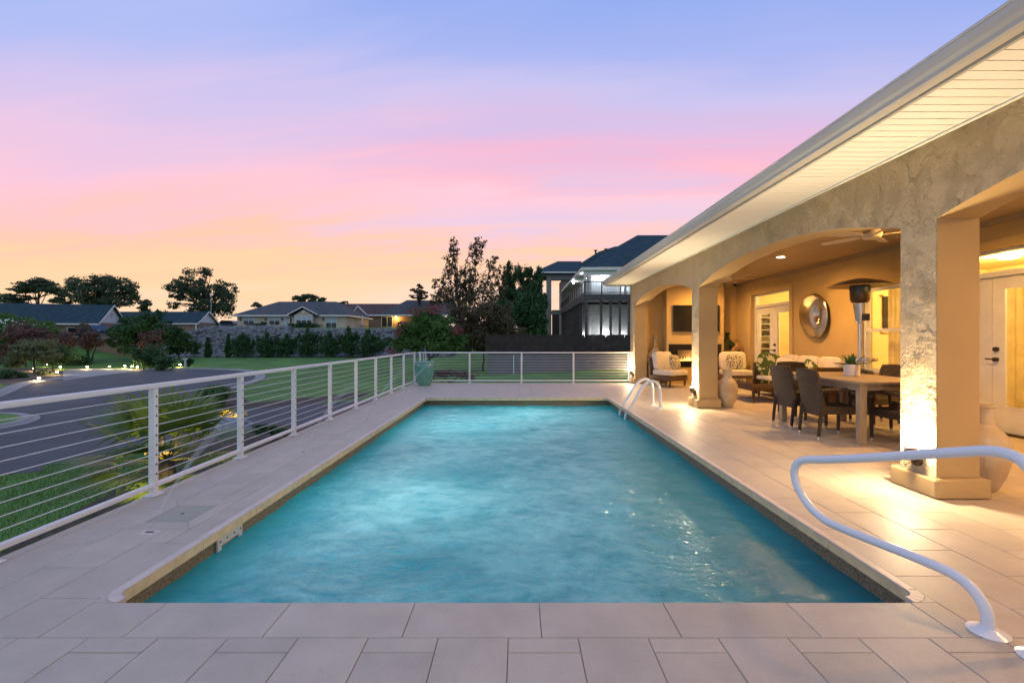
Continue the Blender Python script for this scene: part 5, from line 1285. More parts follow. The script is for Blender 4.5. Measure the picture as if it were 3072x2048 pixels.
# fan palm
pr = thing('fan_palm', 'green fan palm growing below the deck, lit from beneath', 'palm', (-5.45, 7.05, zr))
s = MB(); s.tube([(0,0,0),(.02,0,.5),(0,.02,1.1),(0,0,1.35)], [.16,.13,.12,.10], 12); part('trunk', s, m_bark, pr, smooth='all')
def frond(seed, az, el, ln, fan, name='frond'):
    rg = random.Random(seed); mt = Matrix.Rotation(az, 4, 'Z')
    def tip(t): return Vector((ln*t*math.cos(el), 0, ln*t*math.sin(el)-.10*t*t*ln))
    s = MB(); s.tube([mt @ tip(t) for t in (0,.33,.66,1)], [.016,.012,.010,.007], 5); v0 = [Vector(p) for p in s.v]
    st = part('stalk', s, m_palmst, pr); st.location = (0,0,1.30)
    s = MB(); hub = tip(1); fwd = (tip(1)-tip(.8)).normalized(); sd_ = Vector((0,1,0)); nrm = fwd.cross(sd_).normalized()
    if nrm.z < 0: nrm = -nrm
    n = 22
    for i in range(n):
        q = -1+2*i/(n-1); a = q*R(112)
        dd = fwd*math.cos(a)+sd_*math.sin(a)+nrm*(.12+.08*math.cos(a)); dd.normalize()
        l = fan*(1-.30*abs(q)**2)*rg.uniform(.9,1.06); wv = (sd_*math.cos(a)-fwd*math.sin(a)); w_ = .034
        droop = Vector((0,0,-1))
        pts = []
        for k in range(6):
            t = k/5; p = hub+dd*l*t+droop*(l*.18*t**2.6*rg.uniform(.8,1.3)); ww = w_*(.25+1.9*t if t < .45 else max(.02, 1.1*(1-((t-.45)/.55)**1.4)))
            pts.append((p-wv*ww, p+nrm*.006, p+wv*ww))
        b0 = len(s.v)
        for a3 in pts: s.v += [mt @ a3[0], mt @ a3[1], mt @ a3[2]]
        s.f += [(b0+k*3+j, b0+k*3+j+1, b0+k*3+j+4, b0+k*3+j+3) for k in range(5) for j in range(2)]
    s.v = [tuple(p) for p in s.v]
    fr = part(name, s, m_palm, pr, smooth='all'); fr.location = (0,0,1.30)
rg = random.Random(4)
for i in range(20):
    t = i/19; el = R(76-92*t+rg.uniform(-6,6)); frond(100+i, i*2.399+rg.uniform(-.2,.2), el, rg.uniform(.60,.90)*(1 if t > .2 else .85), rg.uniform(.62,.84))
s = MB()
for i in range(30):
    a = rg.uniform(0, 6.28); q = rg.uniform(.02,.20); s.cushion(q*math.cos(a), q*math.sin(a)-.12, 1.55+rg.uniform(-.18,.24), .05,.05,.10,.6,2)
part('blossom', s, pmat('palm_blossom', (.55,.42,.16), .7), pr, smooth='all')
r = thing('garden_spotlight', 'small spotlight on the ground below the fan palm', 'spotlight', (-5.15, 6.45, zr+.02))
s = MB(); s.tube([(0,0,0),(0,0,.15)], .012, 6); part('stake', s, m_bronze, r); s = MB(); s.lathe([(.02,.15),(.04,.17),(.045,.26),(.03,.26)], 12); part('lamp_head', s, m_bronze, r, smooth=True)
lamp('spot_beam', 'SPOT', (0,0,.29), 140, (1,.72,.25), r, .03, rot=(R(180-15), R(8), 0), angle=R(110), blend=.7, world=False)
# boulder with lit flowers, dark low plants
r = thing('boulder', 'blue grey boulder beside the drive with a golden lit plant on it', 'boulder', (WX(535,15.6), 15.6, zr))
bm = bmesh.new(); bmesh.ops.create_icosphere(bm, subdivisions=4, radius=1)
from mathutils import noise as mn
for v in bm.verts:
    c = v.co.copy(); k_ = 1+.30*mn.noise(c*1.4)+.10*mn.noise(c*4); v.co = Vector((c.x*.72*k_, c.y*.5*k_, max(-.1, c.z*.34*k_+.16)))
me = bpy.data.meshes.new('rock'); bm.to_mesh(me); bm.free(); me.materials.append(m_boulder); me.shade_smooth(); link('rock', me, r)
r2 = thing('golden_plant', 'low golden yellow plant glowing behind the boulder', 'plant', (WX(528,16.4), 16.4, zr))
link('leaves', quad_mesh('leaves', leaves([(0,0,.42,.42,.3,.20)], 900, .07, 77), leafm('gold_leaves', (.45,.33,.06))), r2)
r3 = thing('path_light', 'small landscape lamp hidden behind the boulder', 'path light', (WX(522,16.0), 16.05, zr)); s = MB(); s.tube([(0,0,0),(0,0,.35)], .012, 6); part('stake', s, m_bronze, r3); s = MB(); s.lathe([(.01,.40),(.05,.38),(.05,.36)], 10); part('cap', s, m_bronze, r3)
lamp('path_lamp', 'POINT', (0,0,.55), 22, (1,.72,.28), r3, .03, world=False)
shrub('dark low groundcover plant by the boulder', [(600,975,1000,60),(640,985,1003,50)], 14.2, 1500, .06, m_lf_dk, 80, trunk=0, zb=zr)
# drooping bare-ish shrub behind the teal pot
r = thing('weeping_tree', 'small weeping dark-leaved tree beyond the teal pot', 'tree', (WX(1050,19), 19, gzf(WX(1050,19),19)))
s = MB(); limb(s, (0,0,-.1), (-.35,0,1.5), .07, .04, 5, .02); part('trunk', s, m_bark, r, smooth='all')
bl = [(-.7,0,1.75,.65,.5,.14),(.15,.1,1.70,.55,.45,.12),(.45,0,1.60,.35,.3,.10),(.05,-.1,1.25,.28,.3,.14),(-1.3,0,1.55,.35,.3,.18),(-.1,0,1.05,.2,.2,.1)]
for i, b in enumerate(bl):
    s = MB(); limb(s, (-.3,0,1.35), (b[0],b[1],b[2]), .025, .006, 90+i, .08); part('branch', s, m_bark, r, smooth='all')
link('crown', quad_mesh('crown', leaves(bl, 2600, .07, 91, .35, 8), m_lf_red), r)
# grass blades on the nearer lawn and kerb-side lawn
rg = np.random.default_rng(21); P = []
def inside_road(x, y, poly):
    c = np.zeros(len(x), bool); n_ = len(poly)
    for i in range(n_):
        x1, y1 = poly[i]; x2, y2 = poly[(i+1) % n_]
        if y1 == y2: continue
        cond = ((y1 > y) != (y2 > y)) & (x < (x2-x1)*(y-y1)/(y2-y1)+x1); c ^= cond
    return c
n = 60000; x = rg.uniform(-15, -3.2, n); y = 3.2+rg.uniform(0, 1, n)**1.0*10
ok = ~inside_road(x, y, road_far+smooth_pts(road_near, 4)); x, y = x[ok], y[ok]; n = len(x)
h = rg.uniform(.03, .075, n); a = rg.uniform(0, 6.28, n); w_ = .006
p0 = np.stack([x, y, np.full(n, zr)], 1); t_ = np.stack([np.cos(a), np.sin(a), np.zeros(n)], 1)*w_; tipv = np.stack([rg.normal(0, .025, n), rg.normal(0, .025, n), h], 1)
V = np.stack([p0-t_, p0+t_, p0+tipv+t_*.3, p0+tipv-t_*.3], 1).reshape(-1, 3)
o = link('grass_blades', quad_mesh('grass_blades', V, m_blade)); tag(o, 'short green lawn grass below the left railing', 'grass', kind='stuff')
s = MB(); gx_ = np.arange(-58, -8, 1.0); gy_ = np.arange(64.2, 76.0, .6)
for yy in gy_:
    for xx in gx_: s.v.append((float(xx), float(yy), gzf(xx, yy)+.03))
s.f = [(j*len(gx_)+i, j*len(gx_)+i+1, (j+1)*len(gx_)+i+1, (j+1)*len(gx_)+i) for j in range(len(gy_)-1) for i in range(len(gx_)-1) if not (gx_[i] > -37 and gy_[j] > 72.4)]
struct('soil_bank', s, pmat('dark_soil', (.035,.030,.026), .95, var=.3, vscale=2))
# riprap bank
rg = np.random.default_rng(31); bm = bmesh.new(); bmesh.ops.create_icosphere(bm, subdivisions=1, radius=1)
bv = np.array([v.co[:] for v in bm.verts]); bf = np.array([[v.index for v in f.verts] for f in bm.faces]); bm.free()
n = 4200; x = rg.uniform(-56, -10, n); y = rg.uniform(64.6, 75.2, n); z = gz(x, y)
keep = ~((x > -37) & (y > 72.6)) ; x, y, z = x[keep], y[keep], z[keep]; n = len(x)
sc_ = rg.uniform(.16, .42, (n,1,1)); jit = 1+rg.uniform(-.3,.3,(n,len(bv),1)); VV = bv[None]*sc_*jit*np.array([1.2,1,.75]) + np.stack([x,y,z+.05],1)[:,None]
FF = bf[None]+(np.arange(n)*len(bv))[:,None,None]
me = bpy.data.meshes.new('riprap'); me.from_pydata(VV.reshape(-1,3).tolist(), [], FF.reshape(-1,3).tolist()); me.materials.append(m_stone)
o = link('riprap_stones', me); tag(o, 'grey riprap stones covering the bank below the tan house', 'stones', kind='stuff')

# ------------------------------------------------------------------ path lights
pls = [(79,847,'path light left of the round clipped bush'),(139,843,'path light at the right foot of the round clipped bush'),(90,871,'brightest path light beside the kerb on the left'),(131.5,856,'path light at the corner of the mulch bed'),
       (200.5,843,'path light alone in the grass below the brick wall'),(252,842,'path light midway along the driveway grass'),(287,841,'path light left of the close group of three by the driveway end'),(303,842,'middle path light of the close group by the driveway end'),(316,843,'right path light of the close group by the driveway end'),(414,839,'path light beside the mailbox post'),(107,839,'dim path light behind the round clipped bush')]
m_pl = emat('path_bulb', (1,.78,.42), 90)
for i, (u, v, lb) in enumerate(pls):
    D = 3.17*1045/(v+5-780); x = WX(u, D); zb = gzf(x, D)
    r = thing('path_light', lb, 'path light', (x, D, zb), 0, 'path lights round the neighbour driveway')
    s = MB(); s.tube([(0,0,0),(0,0,.22)], .02, 6); part('stake', s, m_bronze, r)
    s = MB(); s.lathe([(.005,.38),(.13,.33),(.135,.315),(.02,.33)], 12); part('cap', s, m_bronze, r)
    s = MB(); s.lathe([(.03,.22),(.075,.24),(.08,.29),(.04,.32)], 10); part('bulb', s, m_pl, r, smooth='all')
    lamp('path_lamp', 'POINT', (0,-.16,.34), 75 if i != 10 else 16, (1,.72,.30), r, .05, world=False)
# mailbox
r = thing('mailbox', 'white post with a mailbox beside the round bushes at the kerb', 'mailbox', (WX(421,49), 49.3, zr))
s = MB(); s.box(-.07,.07,-.07,.07,0,1.0); part('post', s, m_whitewood, r); s = MB(); s.rbox(-.22,.22,-.12,.12,1.0,1.16,.04,2); part('box', s, m_whitewood, r)

# ------------------------------------------------------------------ neighbour houses
def gable_roof(root, x0, x1, y0, y1, ze, zp, mat, axis='x', ov=.5, th=.18, hip=(0,0)):
    s = MB()
    if axis == 'x':
        ym = (y0+y1)/2; a, b = x0-ov, x1+ov; c, d = y0-ov, y1+ov
        v = [(a,c,ze),(b,c,ze),(b,d,ze),(a,d,ze),(a+hip[0],ym,zp),(b-hip[1],ym,zp)]
    else:
        xm = (x0+x1)/2; a, b = x0-ov, x1+ov; c, d = y0-ov, y1+ov
        v = [(a,d,ze),(a,c,ze),(b,c,ze),(b,d,ze),(xm,d-hip[1],zp),(xm,c+hip[0],zp)]
    f = [(0,1,5,4),(2,3,4,5),(1,2,5),(3,0,4)]
    if hip == (0,0): f = f[:2]
    s.add(v, f); s.add([(p[0],p[1],p[2]-th) for p in v], [tuple(reversed(q)) for q in f]+[(3,2,1,0)] if hip != (0,0) else [tuple(reversed(q)) for q in f])
    n = 6
    for i, j in ((0,1),(1,2),(2,3),(3,0)) if hip != (0,0) else ((0,1),(2,3),(1,5),(5,2),(3,4),(4,0)): s.f.append((i, j, j+n, i+n))
    return part('roof', s, mat, root, world=True)
def fwin(root, x0, x1, y, z0, z1, mull=1, mat=None, fr=.07, axis='y', d=-.06):
    s = MB()
    def B(a, b, c, e_, dd, d2, m):
        if axis == 'y': m.box(a, b, y+dd, y+d2, c, e_)
        else: m.box(y+dd, y+d2, a, b, c, e_)
    B(x0, x0+fr, z0, z1, d, 0, s); B(x1-fr, x1, z0, z1, d, 0, s); B(x0+fr, x1-fr, z0, z0+fr, d, 0, s); B(x0+fr, x1-fr, z1-fr, z1, d, 0, s)
    for k in range(mull):
        xm = x0+(x1-x0)*(k+1)/(mull+1); B(xm-fr/2, xm+fr/2, z0+fr, z1-fr, d*.8, 0, s)
    w = part('window', s, m_whitewood, root, world=True)
    p = MB(); B(x0+fr, x1-fr, z0+fr, (z0+z1)/2, d*.5, d*.3, p); part('pane', p, m_glassdk, w, world=True)
    p = MB(); B(x0+fr, x1-fr, (z0+z1)/2, z1-fr, d*.5, d*.3, p); part('pane', p, mat or m_winblind, w, world=True)
    return w
# tan house C
Yc = 78; X0, X1 = WX(545,Yc), WX(794,Yc); zb = 3.15; ze = 5.45
hc = thing('tan_house', 'single storey tan house with grey hipped roof above the stone bank', 'house', ((X0+X1)/2, Yc, zb))
s = MB(); s.box(X0, X1, Yc, Yc+12, zb-.8, ze); part('wall', s, m_tanw, hc, world=True)
gable_roof(hc, X0, X1, Yc, Yc+12, ze, 8.3, m_roofgrey, 'x', .6, .2, (4.6, 4.6))
s = MB(); gx0, gx1 = WX(676,77.4), WX(720,77.4); s.box(gx0, gx1, Yc-.7, Yc-.01, zb-.3, ze); s.prism([(gx0,ze),(gx1,ze),((gx0+gx1)/2,6.4)], 'y', Yc-.7, Yc-.01); part('bay_wall', s, m_tanw, hc, world=True)
a, b = WX(661,77), WX(731,77); xm = (a+b)/2; zp = WZ(706, 77)
s = MB(); s.prism([(a,ze-.05),(xm,zp),(b,ze-.05),(b,ze+.12),(xm,zp+.18),(a,ze+.12)], 'y', Yc-1.25, Yc-1.15); part('gable_trim', s, m_whitewood, hc, world=True)
s = MB(); s.add([(a,Yc-1.15,ze+.1),(xm,Yc-1.15,zp+.16),(xm,Yc+3,zp+.16),(a,Yc+2,ze+.1)], [(0,1,2,3)]); s.add([(b,Yc-1.15,ze+.1),(xm,Yc-1.15,zp+.16),(xm,Yc+3,zp+.16),(b,Yc+2,ze+.1)], [(3,2,1,0)]); part('gable_roof', s, m_roofgrey, hc, world=True)
s = MB(); s.box(X0-.62, a, Yc-.68, Yc-.6, ze-.2, ze+.02); s.box(b, X1+.62, Yc-.68, Yc-.6, ze-.2, ze+.02); s.box(X1+.6, X1+.68, Yc-.6, Yc+12.6, ze-.2, ze+.02); part('fascia', s, m_whitewood, hc, world=True)
s = MB(); s.tube([((gx0+gx1)/2, Yc-.76, 6.0),((gx0+gx1)/2, Yc-.70, 6.0)], .22, 14); part('gable_vent', s, m_whitewood, hc, world=True)
for (u0,u1,v0,v1,ml) in ((559,584.5,726.5,746.5,1),(618,644,726.5,746.5,1)): fwin(hc, WX(u0,Yc), WX(u1,Yc), Yc, WZ(v1,Yc), WZ(v0,Yc), ml)
fwin(hc, WX(680,77.3), WX(717,77.3), Yc-.7, WZ(746,77.3), WZ(725,77.3), 2)
s = MB(); s.box(WX(652,Yc), WX(661,Yc), Yc-.05, Yc-.001, zb, WZ(727.5,Yc)); part('door', s, m_winblind, hc, world=True)
fwin(hc, WX(665,Yc), WX(672,Yc), Yc, WZ(745,Yc), WZ(728,Yc), 0, m_glassdk)
w = fwin(hc, WX(748.6,Yc), WX(773.8,Yc), Yc, zb+.02, WZ(728.4,Yc), 1, m_winblind)
for (u, v) in ((553,733),(611,733),(649,733),(743,733)):
    s = MB(); s.box(WX(u,Yc)-.1, WX(u,Yc)+.1, Yc-.2, Yc-.001, WZ(v,Yc)-.2, WZ(v,Yc)+.2); part('wall_lantern', s, m_bronze, hc, world=True)
for i in range(9):
    s = MB(); y0 = Yc+1+i*.9; s.box(X1+.001, X1+.02, y0, y0+.03, zb, ze-.2); part('siding_joint', s, m_tanw, hc, world=True)
shrub('clipped dark hedge under the bay window of the tan house', [(692,740,755,34),(716,740,755,34),(672,742,755,18)], 76.2, 3400, .16, m_lf_dk, 120, trunk=0, zb=3.1, clump=.4, name='clipped_hedge')
shrub('round clipped bush between the two windows of the tan house', [(606,740,754,24)], 76.2, 1300, .16, m_lf_dk, 121, trunk=.05, zb=3.1, clump=.4)
# patio bench before the house
r = thing('garden_bench', 'thin dark garden bench left of the round bush at the tan house', 'bench', (WX(580,76.5), 76.5, 3.2))
s = MB(); s.box(-1.0,1.0,-.2,.2,.40,.45); part('seat', s, m_dark, r); s = MB(); s.box(-1.0,1.0,.18,.22,.55,.85); part('backrest', s, m_dark, r)
for x0 in (-.9,.9): 
    s = MB(); s.box(x0-.04,x0+.04,-.2,.2,0,.399); part('leg', s, m_dark, r)
# boat / car under cover left of the house
r = thing('parked_car', 'grey car parked beside the left wall of the tan house', 'car', (WX(529,80), 80, 3.15))
def car(r, paint, L=4.4, H=1.5, W=1.8):
    s = MB(); s.prism([(-L/2,.28),(L/2,.28),(L/2,.72),(L/2-.15,.85),(L*.28,.92),(L*.16,H-.05),(-L*.22,H),(-L*.36,.98),(-L/2+.05,.9)], 'y', -W/2, W/2); part('body', s, paint, r)
    s = MB(); s.prism([(L*.25,.95),(L*.155,H-.10),(-L*.20,H-.06),(-L*.32,.98)], 'y', -W/2-.006, W/2+.006); part('side_window', s, m_glassdk, r)
    for x0 in (-L*.31, L*.31):
        for y0 in (-W/2-.01, W/2-.19):
            s = MB(); s.tube([(x0,y0,.32),(x0,y0+.2,.32)], .32, 18); t_ = part('wheel', s, m_dark, r, smooth=True); s = MB(); s.tube([(x0,y0-.005 if y0 < 0 else y0+.2,.32),(x0,y0+.0 if y0 < 0 else y0+.205,.32)], .19, 14); part('rim', s, m_silver, t_)
    for y0 in (-W/2+.25, W/2-.25):
        s = MB(); s.box(L/2-.05,L/2+.01,y0-.16,y0+.16,.62,.76); part('headlight', s, m_silver, r)
car(r, pmat('grey_paint', (.10,.11,.13), .3, metal=.3))
r = thing('parked_car', 'blue grey car parked in front of the leftmost house', 'car', (WX(218,64), 64, gzf(WX(218,64),64)+1.1), R(-20)); car(r, m_carblue)
s = MB(); r = thing('brick_wall', 'brown brick retaining wall below the leftmost house', 'wall', (WX(270,61), 61, gzf(WX(270,61),61)-.5))
s.prism([(WX(150,61)-WX(270,61),0),(WX(352,61)-WX(270,61),0),(WX(352,61)-WX(270,61),.5),(WX(275,61)-WX(270,61),2.7),(WX(150,61)-WX(270,61),2.75)], 'y', 0, .3); part('wall_body', s, m_brick, r)
s = MB(); s.prism([(WX(150,61)-WX(270,61)-.1,2.751),(WX(275,61)-WX(270,61)+.05,2.701),(WX(275,61)-WX(270,61)+.05,2.82),(WX(150,61)-WX(270,61)-.1,2.87)], 'y', -.06, .36); part('wall_cap', s, m_conc, r)
# blue roofed house A (turned a little)
ha = thing('blue_roofed_house', 'long brick house with dark blue roof and white gable at the far left', 'house', (-62, 67.2, .6), R(18))
L_, W_ = 42, 7.6; e_ = 3.84-.6; p_ = 6.67-.6
s = MB(); s.box(-L_, 0, 0, W_, 0, e_); part('wall', s, m_brick, ha)
s = MB(); s.prism([(0,e_),(W_,e_),(W_/2,p_-.15)], 'x', -.30, -.02); part('gable_wall', s, m_whitewood, ha)
s = MB(); ov = .5
for sgn in (0, 1):
    y_e = -ov if sgn == 0 else W_+ov; ze_ = e_-.25
    s.add([(-L_-1,y_e,ze_),(.35,y_e,ze_),(.35,W_/2,p_),(-L_-1,W_/2,p_),(-L_-1,y_e,ze_-.12),(.35,y_e,ze_-.12),(.35,W_/2,p_-.14),(-L_-1,W_/2,p_-.14)], [(0,1,2,3),(7,6,5,4),(0,4,5,1),(1,5,6,2)])
part('roof', s, m_roofblue, ha)
s = MB()
for sgn in (0,1):
    y_e = -ov if sgn == 0 else W_+ov
    s.add([(.36,y_e,e_-.42),(.36,y_e,e_-.20),(.36,W_/2,p_+.03),(.36,W_/2,p_-.22),(.42,y_e,e_-.42),(.42,y_e,e_-.20),(.42,W_/2,p_+.03),(.42,W_/2,p_-.22)], [(0,1,2,3),(7,6,5,4),(0,3,7,4),(1,5,6,2)])
s.box(-L_-1, .36, -ov-.06, -ov, e_-.42, e_-.2); part('white_fascia', s, m_whitewood, ha)
s = MB(); s.box(-.6,-.3,-.45,-.15,0,e_-.42); part('porch_post', s, m_whitewood, ha)
s = MB(); s.tube([(-.02,W_/2,p_-1.5),(.05,W_/2,p_-1.5)], .35, 16); part('gable_vent', s, m_winblind, ha)
for x0 in (-3.4,-9,-15,-22,-30): fwin(ha, 0,0,0,0,0) if False else None
for x0 in (-3.6,-10,-17,-25,-33):
    s = MB(); s.box(x0,x0+1.8,-.06,-.001,1.1,2.5); w = part('window', s, m_whitewood, ha); s = MB(); s.box(x0+.1,x0+1.7,-.08,-.061,1.2,2.4); part('pane', s, m_glassdk, w)
# house B
hb = thing('small_blue_roofed_house', 'smaller blue roofed wing with a white triangular gable', 'house', (-51, 72.5, 2.3))
s = MB(); s.box(-16, 0, 0, 4.6, -1.2, 1.75); part('wall', s, m_brick, hb)
s = MB(); s.prism([(0,1.75),(4.6,1.75),(2.3,3.45)], 'x', -.2, -.01); part('gable_wall', s, m_whitewood, hb)
s = MB()
for sgn in (0, 1):
    y_e = -.4 if sgn == 0 else 5.0; ze_ = 1.55
    s.add([(-17,y_e,ze_),(.3,y_e,ze_),(.3,2.3,3.58),(-17,2.3,3.58),(-17,y_e,ze_-.12),(.3,y_e,ze_-.12),(.3,2.3,3.44),(-17,2.3,3.44)], [(0,1,2,3),(7,6,5,4),(0,4,5,1),(1,5,6,2)])
part('roof', s, m_roofblue, hb)
s = MB()
for sgn in (0,1):
    y_e = -.4 if sgn == 0 else 5.0
    s.add([(.31,y_e,1.38),(.31,y_e,1.58),(.31,2.3,3.62),(.31,2.3,3.40),(.37,y_e,1.38),(.37,y_e,1.58),(.37,2.3,3.62),(.37,2.3,3.40)], [(0,1,2,3),(7,6,5,4),(0,3,7,4),(1,5,6,2)])
s.box(-17,.31,-.46,-.4,1.4,1.58); part('white_fascia', s, m_whitewood, hb)
s = MB(); s.box(-.1,.02,-.35,-.2,-1,1.4); part('downspout', s, m_whitewood, hb)
s = MB(); s.box(.001,.05,1.4,2.1,-.2,.8); part('window', s, m_glassdk, hb)
r = thing('utility_pole', 'thin pale pole standing in front of the ragged oak', 'pole', (WX(485,80), 80, 3)); s = MB(); s.tube([(0,0,0),(0,0,6.4)], .05, 8); part('shaft', s, m_winblind, r); s = MB(); s.box(-.14,.14,-.12,.12,6.0,6.4); part('lamp_head', s, m_silver, r)
# house D behind, red-brown and grey roofs
hd = thing('red_roofed_house', 'brick house with red brown and grey roofs and a lit porch', 'house', (WX(900,92), 92, 3))
Yd = 92
s = MB(); s.box(WX(800,Yd), WX(1010,Yd), Yd, Yd+10, 0, WZ(724,Yd)); part('wall', s, m_brick, hd, world=True)
s = MB(); zr0, zr1 = WZ(724,Yd-.6), WZ(697.5,Yd+6)
s.add([(WX(786,Yd),Yd-.6,zr0),(WX(1000,Yd),Yd-.6,zr0),(WX(985,Yd+6),Yd+6,zr1),(WX(772,Yd+6),Yd+6,zr1)], [(0,1,2,3)]); s.add([(WX(1000,Yd),Yd-.6,zr0),(WX(786,Yd),Yd-.6,zr0),(WX(786,Yd),Yd-.6,zr0-.2),(WX(1000,Yd),Yd-.6,zr0-.2)], [(0,1,2,3)])
part('roof', s, m_roofred, hd, world=True)
s = MB(); Yq = 88
s.add([(WX(870,Yq),Yq,WZ(723,Yq)),(WX(1060,Yq),Yq,WZ(723,Yq)),(WX(1040,Yq+5),Yq+5,WZ(690,Yq+5)),(WX(935,Yq+5),Yq+5,WZ(689,Yq+5))], [(0,1,2,3)])
part('porch_roof', s, m_roofgrey, hd, world=True)
s = MB(); s.box(WX(845,Yq), WX(1060,Yq), Yq-.1, Yq, WZ(725.5,Yq), WZ(722.5,Yq)); part('fascia', s, m_whitewood, hd, world=True)
s = MB(); a, b = WX(808,86), WX(843,86); xm = WX(821,86); s.prism([(a,WZ(723,86)),(xm,WZ(704,86)),(b,WZ(724,86)),(b,WZ(721.5,86)),(xm,WZ(701,86)),(a,WZ(720,86))], 'y', 86, 86.2); part('gable_trim', s, m_whitewood, hd, world=True)
fwin(hd, WX(877,Yd), WX(903,Yd), Yd-.2, WZ(752,Yd), WZ(727,Yd), 1, m_glassdk)
s = MB(); s.tube([(WX(911,Yd),Yd-.35,WZ(731,Yd)),(WX(911,Yd),Yd-.35,WZ(727,Yd))], .18, 10); pl_ = part('porch_lantern', s, emat('porch_glow', (1,.62,.2), 12), hd, world=True)
lamp('porch_lamp', 'POINT', (WX(911,Yd), Yd-.8, WZ(731,Yd)), 260, (1,.55,.15), hd, .2)
# its deck
s = MB(); Yk = 84; s.box(WX(815,Yk), WX(905,Yk), Yk, Yk+4, WZ(762,Yk), WZ(757,Yk)); part('deck_floor', s, m_deckwood, hd, world=True)
for u in (820,832,867,893,905):
    s = MB(); x_ = WX(u,Yk); s.box(x_-.1,x_+.1,Yk,Yk+.2,gzf(x_,Yk),WZ(725,Yk) if u == 832 else WZ(757,Yk)); part('deck_post', s, m_whitewood, hd, world=True)
for k in range(12):
    s = MB(); x_ = WX(815+k*3.2,Yk-.1); s.box(x_-.04,x_+.04,Yk-.1,Yk-.02,WZ(757,Yk),WZ(746,Yk)); part('baluster', s, m_dark, hd, world=True)

# ------------------------------------------------------------------ big neighbour on the right: fence, retaining wall, house
Yf = 42.0; xL, xR = WX(1121,Yf), WX(1470,Yf)
rw = thing('retaining_wall', 'long smooth grey retaining wall below the dark wood fence', 'wall', ((xL+xR)/2, Yf-.15, -2.2))
s = MB(); s.box(xL, xR+3, Yf-.15, Yf+.1, -2.3, WZ(813.5,Yf)); part('wall_body', s, m_retain, rw, world=True)
s = MB(); s.box(xL-.05, xR+3, Yf-.19, Yf+.14, WZ(813.5,Yf)+.001, WZ(811.5,Yf)); part('wall_cap', s, m_dark, rw, world=True)
s = MB(); xd = WX(1180,Yf); s.tube([(xd,Yf-.2,-2.1),(xd,Yf-.2,-.15)], .045, 8); part('downpipe', s, m_white, rw, world=True)
for u in (1358, 1364):
    s = MB(); x_ = WX(u,Yf); s.box(x_-.07,x_+.07,Yf-.16,Yf-.151,-.95,-.82); part('vent', s, m_dark, rw, world=True)
fn = thing('wood_fence', 'tall dark stained board fence on top of the grey wall', 'fence', ((xL+xR)/2, Yf+.5, -.3))
y0 = Yf+.35; x_ = xL-.2; zt = WZ(768,y0); bmz = WZ(812,y0)
proto = MB(); proto.add([(-.068,0,0),(.068,0,0),(.068,0,zt-bmz-.05),(.03,0,zt-bmz),(-.03,0,zt-bmz),(-.068,0,zt-bmz-.05)], [(0,1,2,3,4,5)]); v = proto.v[:]; proto.v += [(p[0],.022,p[2]) for p in v]; proto.f += [(11,10,9,8,7,6)]+[(i,i+6,(i+1) % 6+6,(i+1) % 6) for i in range(6)]
pme = me_of('picket', proto, m_fence)
while x_ < xR+2.5:
    link('picket', pme, fn, loc=(x_-fn.location.x, y0-fn.location.y, bmz-fn.location.z+rnd.uniform(-.02,.02))); x_ += .142
for z_ in (bmz+.3, (bmz+zt)/2, zt-.3):
    s = MB(); s.box(xL-.2, xR+2.5, y0+.023, y0+.07, z_-.05, z_+.05); part('fence_rail', s, m_fence, fn, world=True)
for k in range(7):
    s = MB(); xx = xL+k*2.4; s.box(xx-.05,xx+.05,y0+.071,y0+.17,bmz-.2,zt-.05); part('fence_post', s, m_fence, fn, world=True)
nh = thing('neighbour_house', 'large two storey neighbour house with raised deck and dark roofs', 'house', (WX(1390,47), 47, -.3))
Yn = 47.0; U = lambda x: 1225+x*.244; V_ = lambda y: 520.7+y*.244
dx0 = WX(1342,Yn); zfl = WZ(688,Yn); zfl2 = WZ(674,Yn)
# lower walls (set back) and upper walls
s = MB(); s.box(dx0+.9, dx0+14, Yn+2.2, Yn+30, -.6, WZ(695,Yn)); part('lower_wall', s, m_greybrick, nh, world=True)
s = MB(); s.box(dx0+1.2, dx0+14, Yn+2.6, Yn+30, WZ(674,Yn), WZ(622,Yn)); part('upper_wall', s, pmat('pale_siding', (.45,.46,.47), .8, var=.05), nh, world=True)
# deck
s = MB(); s.box(dx0, dx0+14, Yn, Yn+2.6, WZ(690,Yn), WZ(675,Yn)); s.box(dx0, dx0+1.2, Yn+2.6, Yn+27, WZ(690,Yn), WZ(675,Yn)); part('deck_frame', s, m_deckwood, nh, world=True)
zr0 = WZ(675,Yn); zr1 = WZ(646,Yn)
for (z0, z1) in ((zr1-.08, zr1), (zr0+.10, zr0+.18)):
    s = MB(); s.box(dx0, dx0+12, Yn, Yn+.09, z0, z1); s.box(dx0, dx0+.09, Yn+.09, Yn+27, z0, z1); part('deck_rail', s, m_dark, nh, world=True)
x_ = dx0+.15
while x_ < dx0+6:
    s = MB(); s.box(x_, x_+.03, Yn+.03, Yn+.06, zr0+.181, zr1-.081); part('baluster', s, m_dark, nh, world=True); x_ += .16
for k in range(13):
    y_ = Yn+k*2.1; s = MB(); s.box(dx0, dx0+.12, y_, y_+.12, zr0, zr1+.05); part('rail_post', s, m_deckwood, nh, world=True)
    s = MB(); s.box(dx0+.1, dx0+.35, y_, y_+.25, -.6, WZ(690,Yn)-.001); part('deck_post', s, m_deckwood, nh, world=True)
for u in (1382,1404,1425,1446,1470):
    x_ = WX(u,Yn); s = MB(); s.box(x_-.12, x_+.12, Yn+.2, Yn+.45, -.6, WZ(690,Yn)-.001); part('deck_post', s, m_deckwood, nh, world=True)
